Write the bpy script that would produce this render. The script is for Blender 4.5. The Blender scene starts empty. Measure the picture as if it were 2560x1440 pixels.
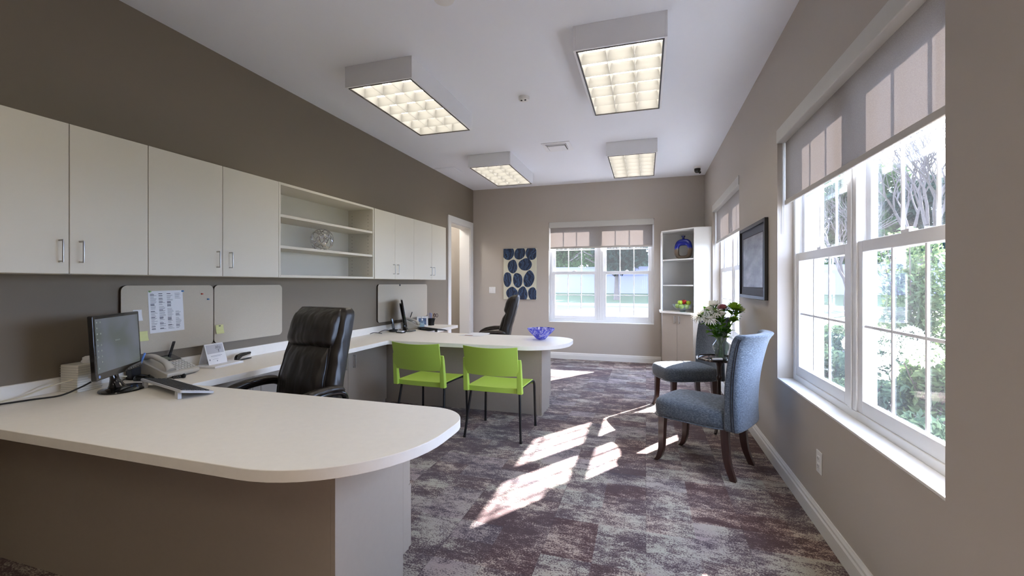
import bpy, bmesh, math, random
from mathutils import Vector, Matrix
R = math.radians
PI = math.pi
random.seed(7)
SC = bpy.context.scene
COL = SC.collection

# ------------------------------------------------------------------ helpers
class MB:
    def __init__(s): s.v = []; s.f = []
    def add(s, vs, fs):
        o = len(s.v); s.v += [tuple(p) for p in vs]; s.f += [tuple(i + o for i in q) for q in fs]; return s
    def box(s, x0, y0, z0, x1, y1, z1):
        if x0 > x1: x0, x1 = x1, x0
        if y0 > y1: y0, y1 = y1, y0
        if z0 > z1: z0, z1 = z1, z0
        return s.add([(x0,y0,z0),(x1,y0,z0),(x1,y1,z0),(x0,y1,z0),(x0,y0,z1),(x1,y0,z1),(x1,y1,z1),(x0,y1,z1)],
                     [(0,3,2,1),(4,5,6,7),(0,1,5,4),(1,2,6,5),(2,3,7,6),(3,0,4,7)])
    def rings(s, rs, cap=True):
        n = len(rs[0]); vs = [p for r in rs for p in r]; fs = []
        for i in range(len(rs)-1):
            for j in range(n):
                k = (j+1) % n
                fs.append((i*n+j, i*n+k, (i+1)*n+k, (i+1)*n+j))
        if cap:
            fs.append(tuple(range(n))[::-1]); fs.append(tuple((len(rs)-1)*n + j for j in range(n)))
        return s.add(vs, fs)
    def tube(s, pts, r, n=10, cap=True, flat=None):
        P = [Vector(p) for p in pts]; rs = []
        rad = r if isinstance(r, (list, tuple)) else [r]*len(P)
        up = None
        for i, p in enumerate(P):
            t = (P[min(i+1, len(P)-1)] - P[max(i-1, 0)]).normalized()
            if up is None:
                up = Vector((0,0,1)) if abs(t.z) < .9 else Vector((0,1,0))
            a = t.cross(up)
            if a.length < 1e-5: a = t.cross(Vector((1,0,0)))
            a.normalize(); b = a.cross(t).normalized(); up = b
            fl = flat or 1
            rs.append([p + a*math.cos(2*PI*k/n)*rad[i] + b*math.sin(2*PI*k/n)*rad[i]*fl for k in range(n)])
        return s.rings(rs, cap)
    def cyl(s, p0, p1, r0, r1=None, n=16):
        return s.tube([p0, p1], [r0, r0 if r1 is None else r1], n)
    def lathe(s, prof, n=32, c=(0,0,0), cap=True):
        return s.rings([[(c[0]+r*math.cos(2*PI*k/n), c[1]+r*math.sin(2*PI*k/n), c[2]+z) for k in range(n)] for r, z in prof], cap)
    def prism(s, poly, z0, z1):
        return s.rings([[(x, y, z0) for x, y in poly], [(x, y, z1) for x, y in poly]])
    def grid(s, nu, nv, f):
        vs = [f(i/nu, j/nv) for i in range(nu+1) for j in range(nv+1)]
        return s.add(vs, [(i*(nv+1)+j, (i+1)*(nv+1)+j, (i+1)*(nv+1)+j+1, i*(nv+1)+j+1) for i in range(nu) for j in range(nv)])
    def sheet(s, nu, nv, f, g):                       # closed shell between surfaces f and g
        n = (nu+1)*(nv+1)
        ix = lambda i, j: i*(nv+1)+j
        vs = [f(i/nu, j/nv) for i in range(nu+1) for j in range(nv+1)] + [g(i/nu, j/nv) for i in range(nu+1) for j in range(nv+1)]
        fs = []
        for i in range(nu):
            for j in range(nv):
                q = (ix(i,j), ix(i+1,j), ix(i+1,j+1), ix(i,j+1))
                fs.append(q); fs.append(tuple(n+k for k in q[::-1]))
        bd = [ix(i,0) for i in range(nu)] + [ix(nu,j) for j in range(nv)] + [ix(i,nv) for i in range(nu,0,-1)] + [ix(0,j) for j in range(nv,0,-1)]
        for a, b in zip(bd, bd[1:]+bd[:1]): fs.append((b, a, n+a, n+b))
        return s.add(vs, fs)
    def sq(s, c, h, e1=1., e2=1., nu=28, nv=14):      # superquadric
        pw = lambda x, e: math.copysign(abs(x)**e, x)
        rs = []
        for j in range(nv+1):
            ph = -PI/2 + PI*j/nv
            ph = max(-PI/2+.02, min(PI/2-.02, ph))
            rs.append([(c[0]+h[0]*pw(math.cos(ph), e1)*pw(math.cos(2*PI*k/nu), e2),
                        c[1]+h[1]*pw(math.cos(ph), e1)*pw(math.sin(2*PI*k/nu), e2),
                        c[2]+h[2]*pw(math.sin(ph), e1)) for k in range(nu)])
        return s.rings(rs)
    def xf(s, m):
        s.v = [tuple(m @ Vector(p)) for p in s.v]; return s
    def fn(s, f):
        s.v = [tuple(f(*p)) for p in s.v]; return s
    def join(s, o): return s.add(o.v, o.f)

def obj(name, mb, mat, parent=None, smooth=0, bevel=0, sub=0, loc=None, rot=None, seg=2, recalc=True):
    me = bpy.data.meshes.new(name)
    me.from_pydata(mb.v, [], mb.f)
    if recalc:
        bm = bmesh.new(); bm.from_mesh(me)
        bmesh.ops.recalc_face_normals(bm, faces=bm.faces); bm.to_mesh(me); bm.free()
    for m in (mat if isinstance(mat, (list, tuple)) else [mat]): me.materials.append(m)
    o = bpy.data.objects.new(name, me); COL.objects.link(o)
    if parent: o.parent = parent
    if loc: o.location = loc
    if rot: o.rotation_euler = rot
    if smooth or sub:
        for p in me.polygons: p.use_smooth = True
        if smooth and smooth < 180: me.set_sharp_from_angle(angle=R(smooth))
    if bevel:
        b = o.modifiers.new('bevel', 'BEVEL'); b.width = bevel; b.segments = seg; b.limit_method = 'ANGLE'; b.angle_limit = R(40)
        if not smooth:
            for p in me.polygons: p.use_smooth = True
            me.set_sharp_from_angle(angle=R(35))
    if sub:
        d = o.modifiers.new('subdivision', 'SUBSURF'); d.levels = sub; d.render_levels = sub
    return o

def tag(o, label=None, cat=None, group=None, kind=None):
    if label: o['label'] = label
    if cat: o['category'] = cat
    if group: o['group'] = group
    if kind: o['kind'] = kind
    return o
def thing(name, label, cat, loc=(0,0,0), rz=0, group=None):
    o = bpy.data.objects.new(name, None); COL.objects.link(o)
    o.empty_display_size = .1; o.location = loc; o.rotation_euler = (0,0,rz)
    return tag(o, label, cat, group)
def struct(o): o['kind'] = 'structure'; return o
def snode(name, loc=(0,0,0), rz=0):
    o = bpy.data.objects.new(name, None); COL.objects.link(o); o.location = loc; o.rotation_euler = (0,0,rz)
    return struct(o)
def dup(root, loc, rz, label, group=None):
    r = root.copy(); COL.objects.link(r); r.location = loc; r.rotation_euler = (0,0,rz); r['label'] = label
    if group: r['group'] = group
    for ch in list(root.children):
        c = ch.copy(); COL.objects.link(c); c.parent = r
        for g in list(ch.children):
            d = g.copy(); COL.objects.link(d); d.parent = c
    return r

def smoothpath(pts, k=6):
    P = [Vector(p) for p in pts]; out = []
    for i in range(len(P)-1):
        p0, p1, p2, p3 = P[max(i-1,0)], P[i], P[i+1], P[min(i+2,len(P)-1)]
        for j in range(k):
            t = j/k
            out.append(.5*((2*p1)+(p2-p0)*t+(2*p0-5*p1+4*p2-p3)*t*t+(3*p1-p0-3*p2+p3)*t**3))
    out.append(P[-1]); return out
def roundpoly(pts, n=8):
    """pts: (x,y,r) counter-clockwise; corner rounding"""
    out = []; N = len(pts)
    for i, (x, y, r) in enumerate(pts):
        p = Vector((x, y)); a = Vector(pts[i-1][:2]); b = Vector(pts[(i+1) % N][:2])
        if r <= 0: out.append((x, y)); continue
        u = (a-p).normalized(); w = (b-p).normalized()
        ang = u.angle(w); d = r/math.tan(ang/2)
        c = p + (u+w).normalized()*(r/math.sin(ang/2))
        s, e = p+u*d-c, p+w*d-c
        a0 = math.atan2(s.y, s.x); a1 = math.atan2(e.y, e.x)
        da = (a1-a0+PI) % (2*PI) - PI
        for k in range(n+1):
            t = a0+da*k/n; out.append((c.x+r*math.cos(t), c.y+r*math.sin(t)))
    return out
def interp(tab, t):
    if t <= tab[0][0]: return tab[0][1:]
    for a, b in zip(tab, tab[1:]):
        if t <= b[0]:
            k = (t-a[0])/(b[0]-a[0]); k = k*k*(3-2*k)*.5 + k*.5
            return tuple(p+(q-p)*k for p, q in zip(a[1:], b[1:]))
    return tab[-1][1:]

# ------------------------------------------------------------------ materials
def lin(c):
    return tuple((x/255/12.92 if x/255 <= .04045 else ((x/255+.055)/1.055)**2.4) for x in c) + (1.,)
class NT:
    def __init__(s, name):
        s.m = bpy.data.materials.new(name); s.m.use_nodes = True
        s.t = s.m.node_tree; s.b = s.t.nodes['Principled BSDF']; s.out = s.t.nodes['Material Output']
    def n(s, typ, **k):
        nd = s.t.nodes.new(typ)
        for a, v in k.items():
            if a in nd.inputs: nd.inputs[a].default_value = v
            else: setattr(nd, a, v)
        return nd
    def l(s, a, b): s.t.links.new(a, b)
    def noise(s, vec, scale, detail=3, rough=.5):
        nd = s.n('ShaderNodeTexNoise', Scale=scale, Detail=detail, Roughness=rough)
        if vec is not None: s.l(vec, nd.inputs['Vector'])
        return nd.outputs['Fac']
    def coords(s): return s.n('ShaderNodeTexCoord').outputs['Object']
    def ramp(s, fac, stops, const=False):
        r = s.n('ShaderNodeValToRGB'); e = r.color_ramp.elements
        while len(e) < len(stops): e.new(.5)
        for i, (p, c) in enumerate(stops): e[i].position = p; e[i].color = c
        if const: r.color_ramp.interpolation = 'CONSTANT'
        s.l(fac, r.inputs['Fac']); return r.outputs['Color']
    def math(s, op, a, b=None, clamp=False):
        nd = s.n('ShaderNodeMath', operation=op, use_clamp=clamp)
        for i, x in enumerate((a, b)):
            if x is None: continue
            if isinstance(x, (int, float)): nd.inputs[i].default_value = x
            else: s.l(x, nd.inputs[i])
        return nd.outputs[0]
    def mix(s, f, a, b):
        nd = s.n('ShaderNodeMix', data_type='RGBA')
        for i, x in ((0, f), (6, a), (7, b)):
            if isinstance(x, (int, float, tuple)): nd.inputs[i].default_value = x
            else: s.l(x, nd.inputs[i])
        return nd.outputs[2]
    def bump(s, h, st, dist=.01):
        b = s.n('ShaderNodeBump', Strength=st, Distance=dist); s.l(h, b.inputs['Height']); s.l(b.outputs[0], s.b.inputs['Normal'])
def mat(name, rgb, rough=.5, metal=0, bump=None, vary=0, vscale=3, spec=.5, coat=0, emit=None, stretch=None):
    t = NT(name); b = t.b
    b.inputs['Base Color'].default_value = lin(rgb); b.inputs['Roughness'].default_value = rough
    b.inputs['Metallic'].default_value = metal; b.inputs['Specular IOR Level'].default_value = spec
    b.inputs['Coat Weight'].default_value = coat
    co = t.coords()
    if stretch:
        mp = t.n('ShaderNodeMapping'); mp.inputs['Scale'].default_value = stretch; t.l(co, mp.inputs[0]); co = mp.outputs[0]
    if vary:
        f = t.noise(co, vscale, 4, .6)
        c = lin(rgb)
        t.l(t.ramp(f, [(.25, tuple(x*(1-vary) for x in c[:3])+(1,)), (.75, tuple(min(1, x*(1+vary)) for x in c[:3])+(1,))]), b.inputs['Base Color'])
    if bump: t.bump(t.noise(co, bump[0], 4, .6), bump[1], bump[2] if len(bump) > 2 else .01)
    if emit:
        b.inputs['Emission Color'].default_value = lin(emit[0]); b.inputs['Emission Strength'].default_value = emit[1]
    return t.m
def glass(name, tint=(255,255,255), alpha=.0, rough=0.02, haze=0):
    """thin clear glass: transparent plus fresnel gloss plus a little tint"""
    t = NT(name)
    tr = t.n('ShaderNodeBsdfTransparent'); tr.inputs['Color'].default_value = lin(tint)
    gl = t.n('ShaderNodeBsdfGlossy', Roughness=rough)
    fr = t.n('ShaderNodeFresnel', IOR=1.45); ge = t.n('ShaderNodeNewGeometry')
    t.l(t.math('SUBTRACT', 1.45, t.math('MULTIPLY', ge.outputs['Backfacing'], 1.45-1/1.45)), fr.inputs['IOR'])     # same Fresnel on both faces of the pane
    m1 = t.n('ShaderNodeMixShader'); t.l(fr.outputs[0], m1.inputs[0]); t.l(tr.outputs[0], m1.inputs[1]); t.l(gl.outputs[0], m1.inputs[2])
    o = m1.outputs[0]
    if alpha:
        df = t.n('ShaderNodeBsdfDiffuse'); df.inputs['Color'].default_value = lin(tint)
        m2 = t.n('ShaderNodeMixShader'); m2.inputs[0].default_value = alpha; t.l(o, m2.inputs[1]); t.l(df.outputs[0], m2.inputs[2]); o = m2.outputs[0]
    if haze:  # bright haze of the window view, mixed into the glass as translucency
        tl = t.n('ShaderNodeBsdfTranslucent'); m3 = t.n('ShaderNodeMixShader'); m3.inputs[0].default_value = haze
        t.l(o, m3.inputs[1]); t.l(tl.outputs[0], m3.inputs[2]); o = m3.outputs[0]
    t.l(o, t.out.inputs[0]); return t.m

def carpet_material():
    t = NT('carpet tiles'); co = t.coords()
    sep = t.n('ShaderNodeSeparateXYZ'); t.l(co, sep.inputs[0])
    # planks 0.5 m wide, 1 m long, laid along the room, staggered
    tx = t.math('DIVIDE', sep.outputs[0], .5); fx = t.math('FLOOR', tx)
    st = t.math('MULTIPLY', t.math('MODULO', t.math('ABSOLUTE', fx), 2.), .5)
    ty = t.math('ADD', t.math('DIVIDE', sep.outputs[1], .5), st); fy = t.math('FLOOR', ty)
    cmb = t.n('ShaderNodeCombineXYZ'); t.l(fx, cmb.inputs[0]); t.l(fy, cmb.inputs[1])
    wn = t.n('ShaderNodeTexWhiteNoise', noise_dimensions='3D'); t.l(cmb.outputs[0], wn.inputs['Vector'])
    sc = t.n('ShaderNodeVectorMath', operation='SCALE'); t.l(wn.outputs['Color'], sc.inputs[0]); sc.inputs['Scale'].default_value = 40
    ad = t.n('ShaderNodeVectorMath', operation='ADD'); t.l(co, ad.inputs[0]); t.l(sc.outputs[0], ad.inputs[1])
    mp = t.n('ShaderNodeMapping'); mp.inputs['Scale'].default_value = (1, 1.9, 1); t.l(ad.outputs[0], mp.inputs[0])
    mq = t.n('ShaderNodeMapping'); mq.inputs['Scale'].default_value = (1, 1.9, 1); t.l(co, mq.inputs[0])
    big = t.math('MULTIPLY', t.math('ADD', t.noise(mp.outputs[0], 3.6, 4, .6), t.noise(mq.outputs[0], 3.2, 4, .6)), .5)          # worn patches, cut at the tile joints
    mid = t.noise(mp.outputs[0], 17, 6, .78)
    fine = t.noise(co, 125, 2, .6)
    # rectangular ghost blocks inside the tiles
    rx = t.math('FLOOR', t.math('MULTIPLY', sep.outputs[0], 4.)); ry = t.math('FLOOR', t.math('MULTIPLY', sep.outputs[1], 5.7))
    cm2 = t.n('ShaderNodeCombineXYZ'); t.l(rx, cm2.inputs[0]); t.l(ry, cm2.inputs[1])
    w2 = t.n('ShaderNodeTexWhiteNoise', noise_dimensions='3D'); t.l(cm2.outputs[0], w2.inputs['Vector'])
    s = t.math('ADD', t.math('MULTIPLY', big, 1.8), t.math('MULTIPLY', mid, 1.25))
    s = t.math('ADD', s, t.math('MULTIPLY', fine, 1.15))
    s = t.math('ADD', s, t.math('MULTIPLY', w2.outputs['Value'], .2))
    s = t.math('ADD', s, t.math('MULTIPLY', wn.outputs['Value'], .10))
    fac = t.math('MULTIPLY', t.math('SUBTRACT', s, 2.12), 3.1, True)
    hue = t.noise(co, 1.15, 2, .5)
    hue2 = t.math('ADD', t.math('MULTIPLY', hue, 1.4), t.math('SUBTRACT', t.math('MULTIPLY', w2.outputs['Value'], .6), .5), True)
    light = t.ramp(hue2, [(.15, lin((170,148,132))), (.38, lin((176,158,142))), (.6, lin((164,158,142))), (.85, lin((150,134,130)))])
    dark = t.ramp(hue2, [(.2, lin((72,48,46))), (.5, lin((76,59,59))), (.85, lin((66,54,60)))])
    midc = t.ramp(hue2, [(.2, lin((110,88,82))), (.8, lin((106,93,93)))])
    a = t.mix(t.math('MULTIPLY', fac, 2., True), dark, midc)
    b = t.mix(t.math('SUBTRACT', t.math('MULTIPLY', fac, 2.), 1., True), a, light)
    # joints
    jx = t.math('ABSOLUTE', t.math('SUBTRACT', t.math('FRACT', tx), .5)); jy = t.math('ABSOLUTE', t.math('SUBTRACT', t.math('FRACT', ty), .5))
    jj = t.math('GREATER_THAN', t.math('MAXIMUM', jx, jy), .4965)
    c = t.mix(t.math('MULTIPLY', jj, .35), b, lin((45,36,40)))
    t.l(c, t.b.inputs['Base Color']); t.b.inputs['Roughness'].default_value = .95
    t.b.inputs['Specular IOR Level'].default_value = .1; t.b.inputs['Sheen Weight'].default_value = .15
    t.bump(fine, .5, .006); return t.m

def shade_fabric_material():
    t = NT('roller shade fabric'); co = t.coords()
    d = t.n('ShaderNodeBsdfDiffuse'); tl = t.n('ShaderNodeBsdfTranslucent'); tp = t.n('ShaderNodeBsdfTransparent')
    w = t.noise(co, 260, 2); c = t.ramp(w, [(.3, lin((152,147,143))), (.7, lin((170,165,160)))])
    t.l(c, d.inputs[0]); tl.inputs[0].default_value = lin((208,196,188))
    m1 = t.n('ShaderNodeMixShader'); m1.inputs[0].default_value = .17; t.l(d.outputs[0], m1.inputs[1]); t.l(tl.outputs[0], m1.inputs[2])
    m2 = t.n('ShaderNodeMixShader'); m2.inputs[0].default_value = .06; t.l(m1.outputs[0], m2.inputs[1]); t.l(tp.outputs[0], m2.inputs[2])
    t.l(m2.outputs[0], t.out.inputs[0]); return t.m
def foliage_material(name, a, b, tr=.35):
    t = NT(name); co = t.coords()
    c = t.ramp(t.noise(co, 6, 3, .7), [(.3, lin(a)), (.7, lin(b))])
    d = t.n('ShaderNodeBsdfDiffuse'); tl = t.n('ShaderNodeBsdfTranslucent'); t.l(c, d.inputs[0]); t.l(c, tl.inputs[0])
    m1 = t.n('ShaderNodeMixShader'); m1.inputs[0].default_value = tr; t.l(d.outputs[0], m1.inputs[1]); t.l(tl.outputs[0], m1.inputs[2])
    t.l(m1.outputs[0], t.out.inputs[0]); return t.m
def leather_material():
    t = NT('black leather'); co = t.coords(); b = t.b
    b.inputs['Base Color'].default_value = lin((32,25,20)); b.inputs['Roughness'].default_value = .38
    b.inputs['Specular IOR Level'].default_value = .6
    mp = t.n('ShaderNodeMapping'); mp.inputs['Scale'].default_value = (9, 9, 2.6); mp.inputs['Rotation'].default_value = (0, .5, .2); t.l(co, mp.inputs[0])
    h = t.math('ADD', t.math('MULTIPLY', t.noise(mp.outputs[0], 1, 2, .5), 1.), t.math('MULTIPLY', t.noise(co, 260, 2), .015))
    t.bump(h, .9, .035); return t.m
def tweed_material():
    t = NT('slate blue tweed'); co = t.coords(); b = t.b
    mp = t.n('ShaderNodeMapping'); mp.inputs['Scale'].default_value = (60, 60, 420); t.l(co, mp.inputs[0])
    mq = t.n('ShaderNodeMapping'); mq.inputs['Scale'].default_value = (380, 380, 70); t.l(co, mq.inputs[0])
    f = t.math('ADD', t.math('MULTIPLY', t.noise(mp.outputs[0], 1, 3), .6), t.math('MULTIPLY', t.noise(mq.outputs[0], 1, 2), .4))
    t.l(t.ramp(f, [(.35, lin((48,54,62))), (.5, lin((76,84,94))), (.64, lin((112,119,127)))]), b.inputs['Base Color'])
    b.inputs['Roughness'].default_value = .9; b.inputs['Sheen Weight'].default_value = .25; b.inputs['Specular IOR Level'].default_value = .2
    t.bump(f, .3, .004); return t.m
def pebble_material():
    t = NT('navy agate paint'); co = t.coords()
    n0 = t.n('ShaderNodeTexNoise', Scale=7., Detail=3.); t.l(co, n0.inputs[0])
    wv = t.n('ShaderNodeTexWave', Scale=3.2, Distortion=9., Detail=3.); wv.inputs['Detail Scale'].default_value = 1.6; t.l(co, wv.inputs[0])
    t.l(t.ramp(wv.outputs['Fac'], [(.1, lin((26,38,62))), (.5, lin((44,66,98))), (.8, lin((62,88,124))), (1, lin((22,30,48)))]), t.b.inputs['Base Color'])
    t.b.inputs['Roughness'].default_value = .6; return t.m

M = {}
M['wall'] = mat('taupe wall paint', (183,175,165), .75, bump=(220,.06,.002))
M['accent'] = mat('dark taupe accent wall paint', (132,121,106), .75, bump=(220,.06,.002))
M['ceil'] = mat('white ceiling paint', (240,243,249), .9, bump=(180,.05,.002))
M['trim'] = mat('white trim enamel', (226,224,220), .4)
M['carpet'] = carpet_material()
M['lam'] = mat('off white laminate', (242,236,226), .45, vary=.02, vscale=30)
M['cab'] = mat('cream white melamine', (216,210,196), .5)
M['corner'] = mat('white melamine', (228,228,226), .5)
M['taupelam'] = mat('taupe laminate', (164,152,138), .5, vary=.02, vscale=40)
M['vinyl'] = mat('white window vinyl', (232,232,232), .35)
M['glass'] = glass('window glass', (252,253,255), haze=.0045)
M['shade'] = shade_fabric_material()
M['shaderail'] = mat('shade rail', (188,184,178), .6)
M['cassette'] = mat('shade cassette', (196,194,188), .5)
M['metal'] = mat('brushed nickel', (190,188,184), .28, 1)
M['chrome'] = mat('chrome', (220,220,222), .12, 1)
M['leather'] = leather_material()
M['blackp'] = mat('black plastic', (22,22,23), .35)
M['gloss'] = mat('glossy black plastic', (16,15,15), .12, coat=.5)
M['green'] = mat('lime green polypropylene', (176,208,84), .42, bump=(300,.03,.002))
M['blackm'] = mat('black steel tube', (24,24,27), .35, .3)
M['tweed'] = tweed_material()
M['welt'] = mat('navy welt cord', (30,34,44), .8)
M['walnut'] = mat('dark mahogany', (58,34,28), .3, vary=.35, vscale=6, stretch=(8,8,1), coat=.3)
M['white'] = mat('white plastic', (232,232,230), .4)
M['paper'] = mat('white paper', (236,236,238), .8)
M['ink'] = mat('printed ink', (92,94,104), .8)
M['sticky'] = mat('pale yellow note', (226,226,160), .8)
M['tack'] = mat('linen tackboard fabric', (200,189,170), .9, bump=(500,.15,.002), vary=.04, vscale=200)
M['tackedge'] = mat('tackboard dark edge', (70,58,48), .8)
M['housing'] = mat('light housing white', (238,239,242), .6)
M['lite'] = mat('luminous lens', (255,255,255), .5, emit=((255,245,226), 3.6))
M['louver'] = mat('white louver enamel', (174,174,173), .4)
M['dark'] = mat('dark trim', (46,40,36), .5)

# ------------------------------------------------------------------ room constants
L, RX, D, HC = -3.123, .91, 7.657, 3.095
BY = -2.6                                   # wall behind the camera
WT = .26                                    # outer wall thickness

def wall_mesh(s0, s1, h, holes, th, frame):
    """wall in a local frame: s along, depth 0..th outward, z up; frame maps (s,d,z)->xyz"""
    mb = MB(); cur = s0
    def bx(a, b, z0, z1):
        if b-a < 1e-4 or z1-z0 < 1e-4: return
        m = MB().box(a, 0, z0, b, th, z1); m.fn(frame); mb.join(m)
    for (a, b, z0, z1) in sorted(holes):
        bx(cur, a, 0, h); bx(a, b, 0, z0); bx(a, b, z1, h); cur = b
    bx(cur, s1, 0, h); return mb

W1 = (-1.665, .128, .645, 2.425)            # x0,x1,z0,z1 on the far wall
W2 = (1.73, 3.583, .645, 2.445)             # y0,y1 on the right wall
W3 = (4.936, 6.789, .645, 2.445)

struct(obj('floor', MB().box(L-.2, BY-.2, -.12, RX+.2, D+.2, 0), M['carpet']))
struct(obj('ceiling', MB().box(L-.2, BY-.2, HC, RX+.26, D+.26, HC+.15), M['ceil']))
struct(obj('wall_far', wall_mesh(L-.2, RX+WT, HC, [W1], WT, lambda s, d, z: (s, D+d, z)), M['wall']))
struct(obj('wall_right', wall_mesh(BY-.2, D, HC, [W2, W3], WT, lambda s, d, z: (RX+d, s, z)), M['wall']))
DR = (6.64, 7.49, 0, 2.37)                  # doorway in the left wall
struct(obj('wall_left', wall_mesh(BY-.2, D, HC, [DR], .2, lambda s, d, z: (L-d, s, z)), M['accent']))
struct(obj('wall_behind', MB().box(L-.2, BY-.2, 0, RX+WT, BY, HC), M['wall']))
# little hall beyond the doorway
hl = MB().box(L-1.5, 5.6, 0, L-1.4, 7.9, HC).box(L-1.5, 7.8, 0, L-.2, 7.9, HC).box(L-1.5, 5.5, 0, L-.2, 5.6, HC)
struct(obj('wall_hall', hl, M['wall']))
struct(obj('floor_hall', MB().box(L-1.5, 5.5, -.12, L-.2, 7.9, 0), M['carpet']))
struct(obj('ceiling_hall', MB().box(L-1.5, 5.5, HC, L-.2, 7.9, HC+.15), M['ceil']))
# door casing
dt = MB()
cx0, cx1 = L+.0, L+.022
dt.box(cx0, DR[0]-.10, 0, cx1, DR[0]+.005, DR[3]+.10).box(cx0, DR[1]-.005, 0, cx1, DR[1]+.12, DR[3]+.10).box(cx0, DR[0], DR[3]-.005, cx1, DR[1], DR[3]+.10)
dt.box(L-.2, DR[0], 0, L+.005, DR[0]+.02, DR[3]).box(L-.2, DR[1]-.02, 0, L+.005, DR[1], DR[3]).box(L-.2, DR[0], DR[3]-.02, L+.005, DR[1], DR[3])
struct(obj('door_1', dt, M['trim'], bevel=.004))

def baseboard(name, p0, p1, n):
    """profile board along p0->p1, n = inward normal"""
    prof = [(0,0),(.018,0),(.018,.075),(.013,.085),(.013,.098),(.008,.108),(.006,.115),(0,.115)]
    mb = MB(); rs = []
    for p in (p0, p1): rs.append([(p[0]+n[0]*a, p[1]+n[1]*a, z) for a, z in prof])
    mb.rings(rs); return struct(obj(name, mb, M['trim']))
baseboard('baseboard_far', (L, D), (.24, D), (0,-1))
baseboard('baseboard_right', (RX, BY), (RX, 6.84), (-1,0))
baseboard('baseboard_left', (L, BY), (L, 1.0), (1,0))
baseboard('baseboard_behind', (L, BY), (RX, BY), (0,1))
baseboard('baseboard_corner', (L, 5.80), (L, DR[0]-.10), (1,0))

# ------------------------------------------------------------------ windows
def window(name, loc, rz, W, z0, z1):
    root = snode(name, loc, rz)
    m = MB(); d0, d1 = .10, .19; fw = .045; mc = .105
    m.box(0, d0, z0, fw, d1, z1).box(W-fw, d0, z0, W, d1, z1).box(fw, d0, z1-fw, W-fw, d1, z1).box(fw, d0, z0, W-fw, d1, z0+.05)
    m.box(W/2-mc/2, d0, z0+.05, W/2+mc/2, d1, z1-fw)
    m.box(W/2-.012, d0-.006, z0+.05, W/2+.012, d0, z1-fw)
    obj('window_frame', m, M['vinyl'], root, bevel=.003)
    # interior sill board and exterior casing
    obj('window_sill', MB().box(.001, .0, z0, W-.001, d0, z0+.012), M['trim'], root, bevel=.002)
    e = MB().box(-.09, WT, z0-.08, 0, WT+.03, z1+.09).box(W, WT, z0-.08, W+.09, WT+.03, z1+.09).box(0, WT, z1, W, WT+.03, z1+.09).box(0, WT, z0-.08, W, WT+.06, z0)
    obj('exterior_casing', e, M['trim'], root)
    zm = 1.52
    for (a, b) in ((fw, W/2-mc/2), (W/2+mc/2, W-fw)):
        for kind, dd0, dd1, za, zb in (('lower_sash', .108, .138, z0+.05, zm+.03), ('upper_sash', .143, .173, zm-.025, z1-fw)):
            s = MB(); st = .048; br = .065 if kind == 'lower_sash' else .05
            s.box(a, dd0, za, a+st, dd1, zb).box(b-st, dd0, za, b, dd1, zb).box(a+st, dd0, zb-.055, b-st, dd1, zb).box(a+st, dd0, za, b-st, dd1, za+br)
            gx0, gx1, gz0, gz1 = a+st, b-st, za+br, zb-.055
            mid = (dd0+dd1)/2
            for k in (1, 2):
                x = gx0+(gx1-gx0)*k/3; s.box(x-.007, mid-.005, gz0, x+.007, mid+.005, gz1)
            zz = (gz0+gz1)/2; s.box(gx0, mid-.0045, zz-.007, gx1, mid+.0045, zz+.007)
            o = obj(kind, s, M['vinyl'], root, bevel=.002)
            obj('glass_pane', MB().box(gx0-.004, mid-.003, gz0-.004, gx1+.004, mid+.003, gz1+.004), M['glass'], o)
            if kind == 'lower_sash':
                lk = MB().box((a+b)/2-.03, dd0, zb, (a+b)/2+.03, dd0+.03, zb+.012).cyl(((a+b)/2, dd0+.015, zb+.012), ((a+b)/2, dd0+.015, zb+.022), .012)
                obj('sash_lock', lk, M['vinyl'], o)
    return root
def shade(label, loc, rz, W, zt, zb):
    root = thing('roller_shade', label, 'window shade', loc, rz, None)
    c = MB().prism([(0,0)]*0 or roundpoly([(.004,-.004,.012),(.075,-.004,.0),(.075,.095,.0),(.004,.095,.006)], 4), 0, W-.012)
    c.fn(lambda x, y, z: (z+.006, x-.012, zt-y-.001))
    obj('cassette', c, M['cassette'], root, smooth=40)
    f = MB().sheet(2, 2, lambda u, v: (.022+u*(W-.044), .047, zb+.03+v*(zt-zb-.09)), lambda u, v: (.022+u*(W-.044), .0478, zb+.03+v*(zt-zb-.09)))
    obj('shade_fabric', f, M['shade'], root)
    obj('bottom_rail', MB().box(.022, .041, zb, W-.022, .054, zb+.034), M['shaderail'], root, bevel=.003)
    ch = MB(); 
    for k in range(2): ch.cyl((.013, .03+.012*k, zt-.09), (.013, .03+.012*k, zt-.75), .0018, n=6)
    obj('pull_chain', ch, M['white'], root)
    return root
window('window_1', (W1[0], D, 0), 0, W1[1]-W1[0], W1[2], W1[3])
shade('grey roller shade half lowered over the far wall window beside the blue canvas', (W1[0], D, 0), 0, W1[1]-W1[0], W1[3], 1.955)
for nm, w in (('window_2', W2), ('window_3', W3)):
    window(nm, (RX, w[1], 0), -PI/2, w[1]-w[0], w[2], w[3])
shade('large nearest grey roller shade with long white cassette above the right window sill', (RX, W2[1], 0), -PI/2, W2[1]-W2[0], W2[3], 1.90)
shade('small distant roller shade on the right wall window between framed picture and corner cabinet', (RX, W3[1], 0), -PI/2, W3[1]-W3[0], W3[3], 1.90)

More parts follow.
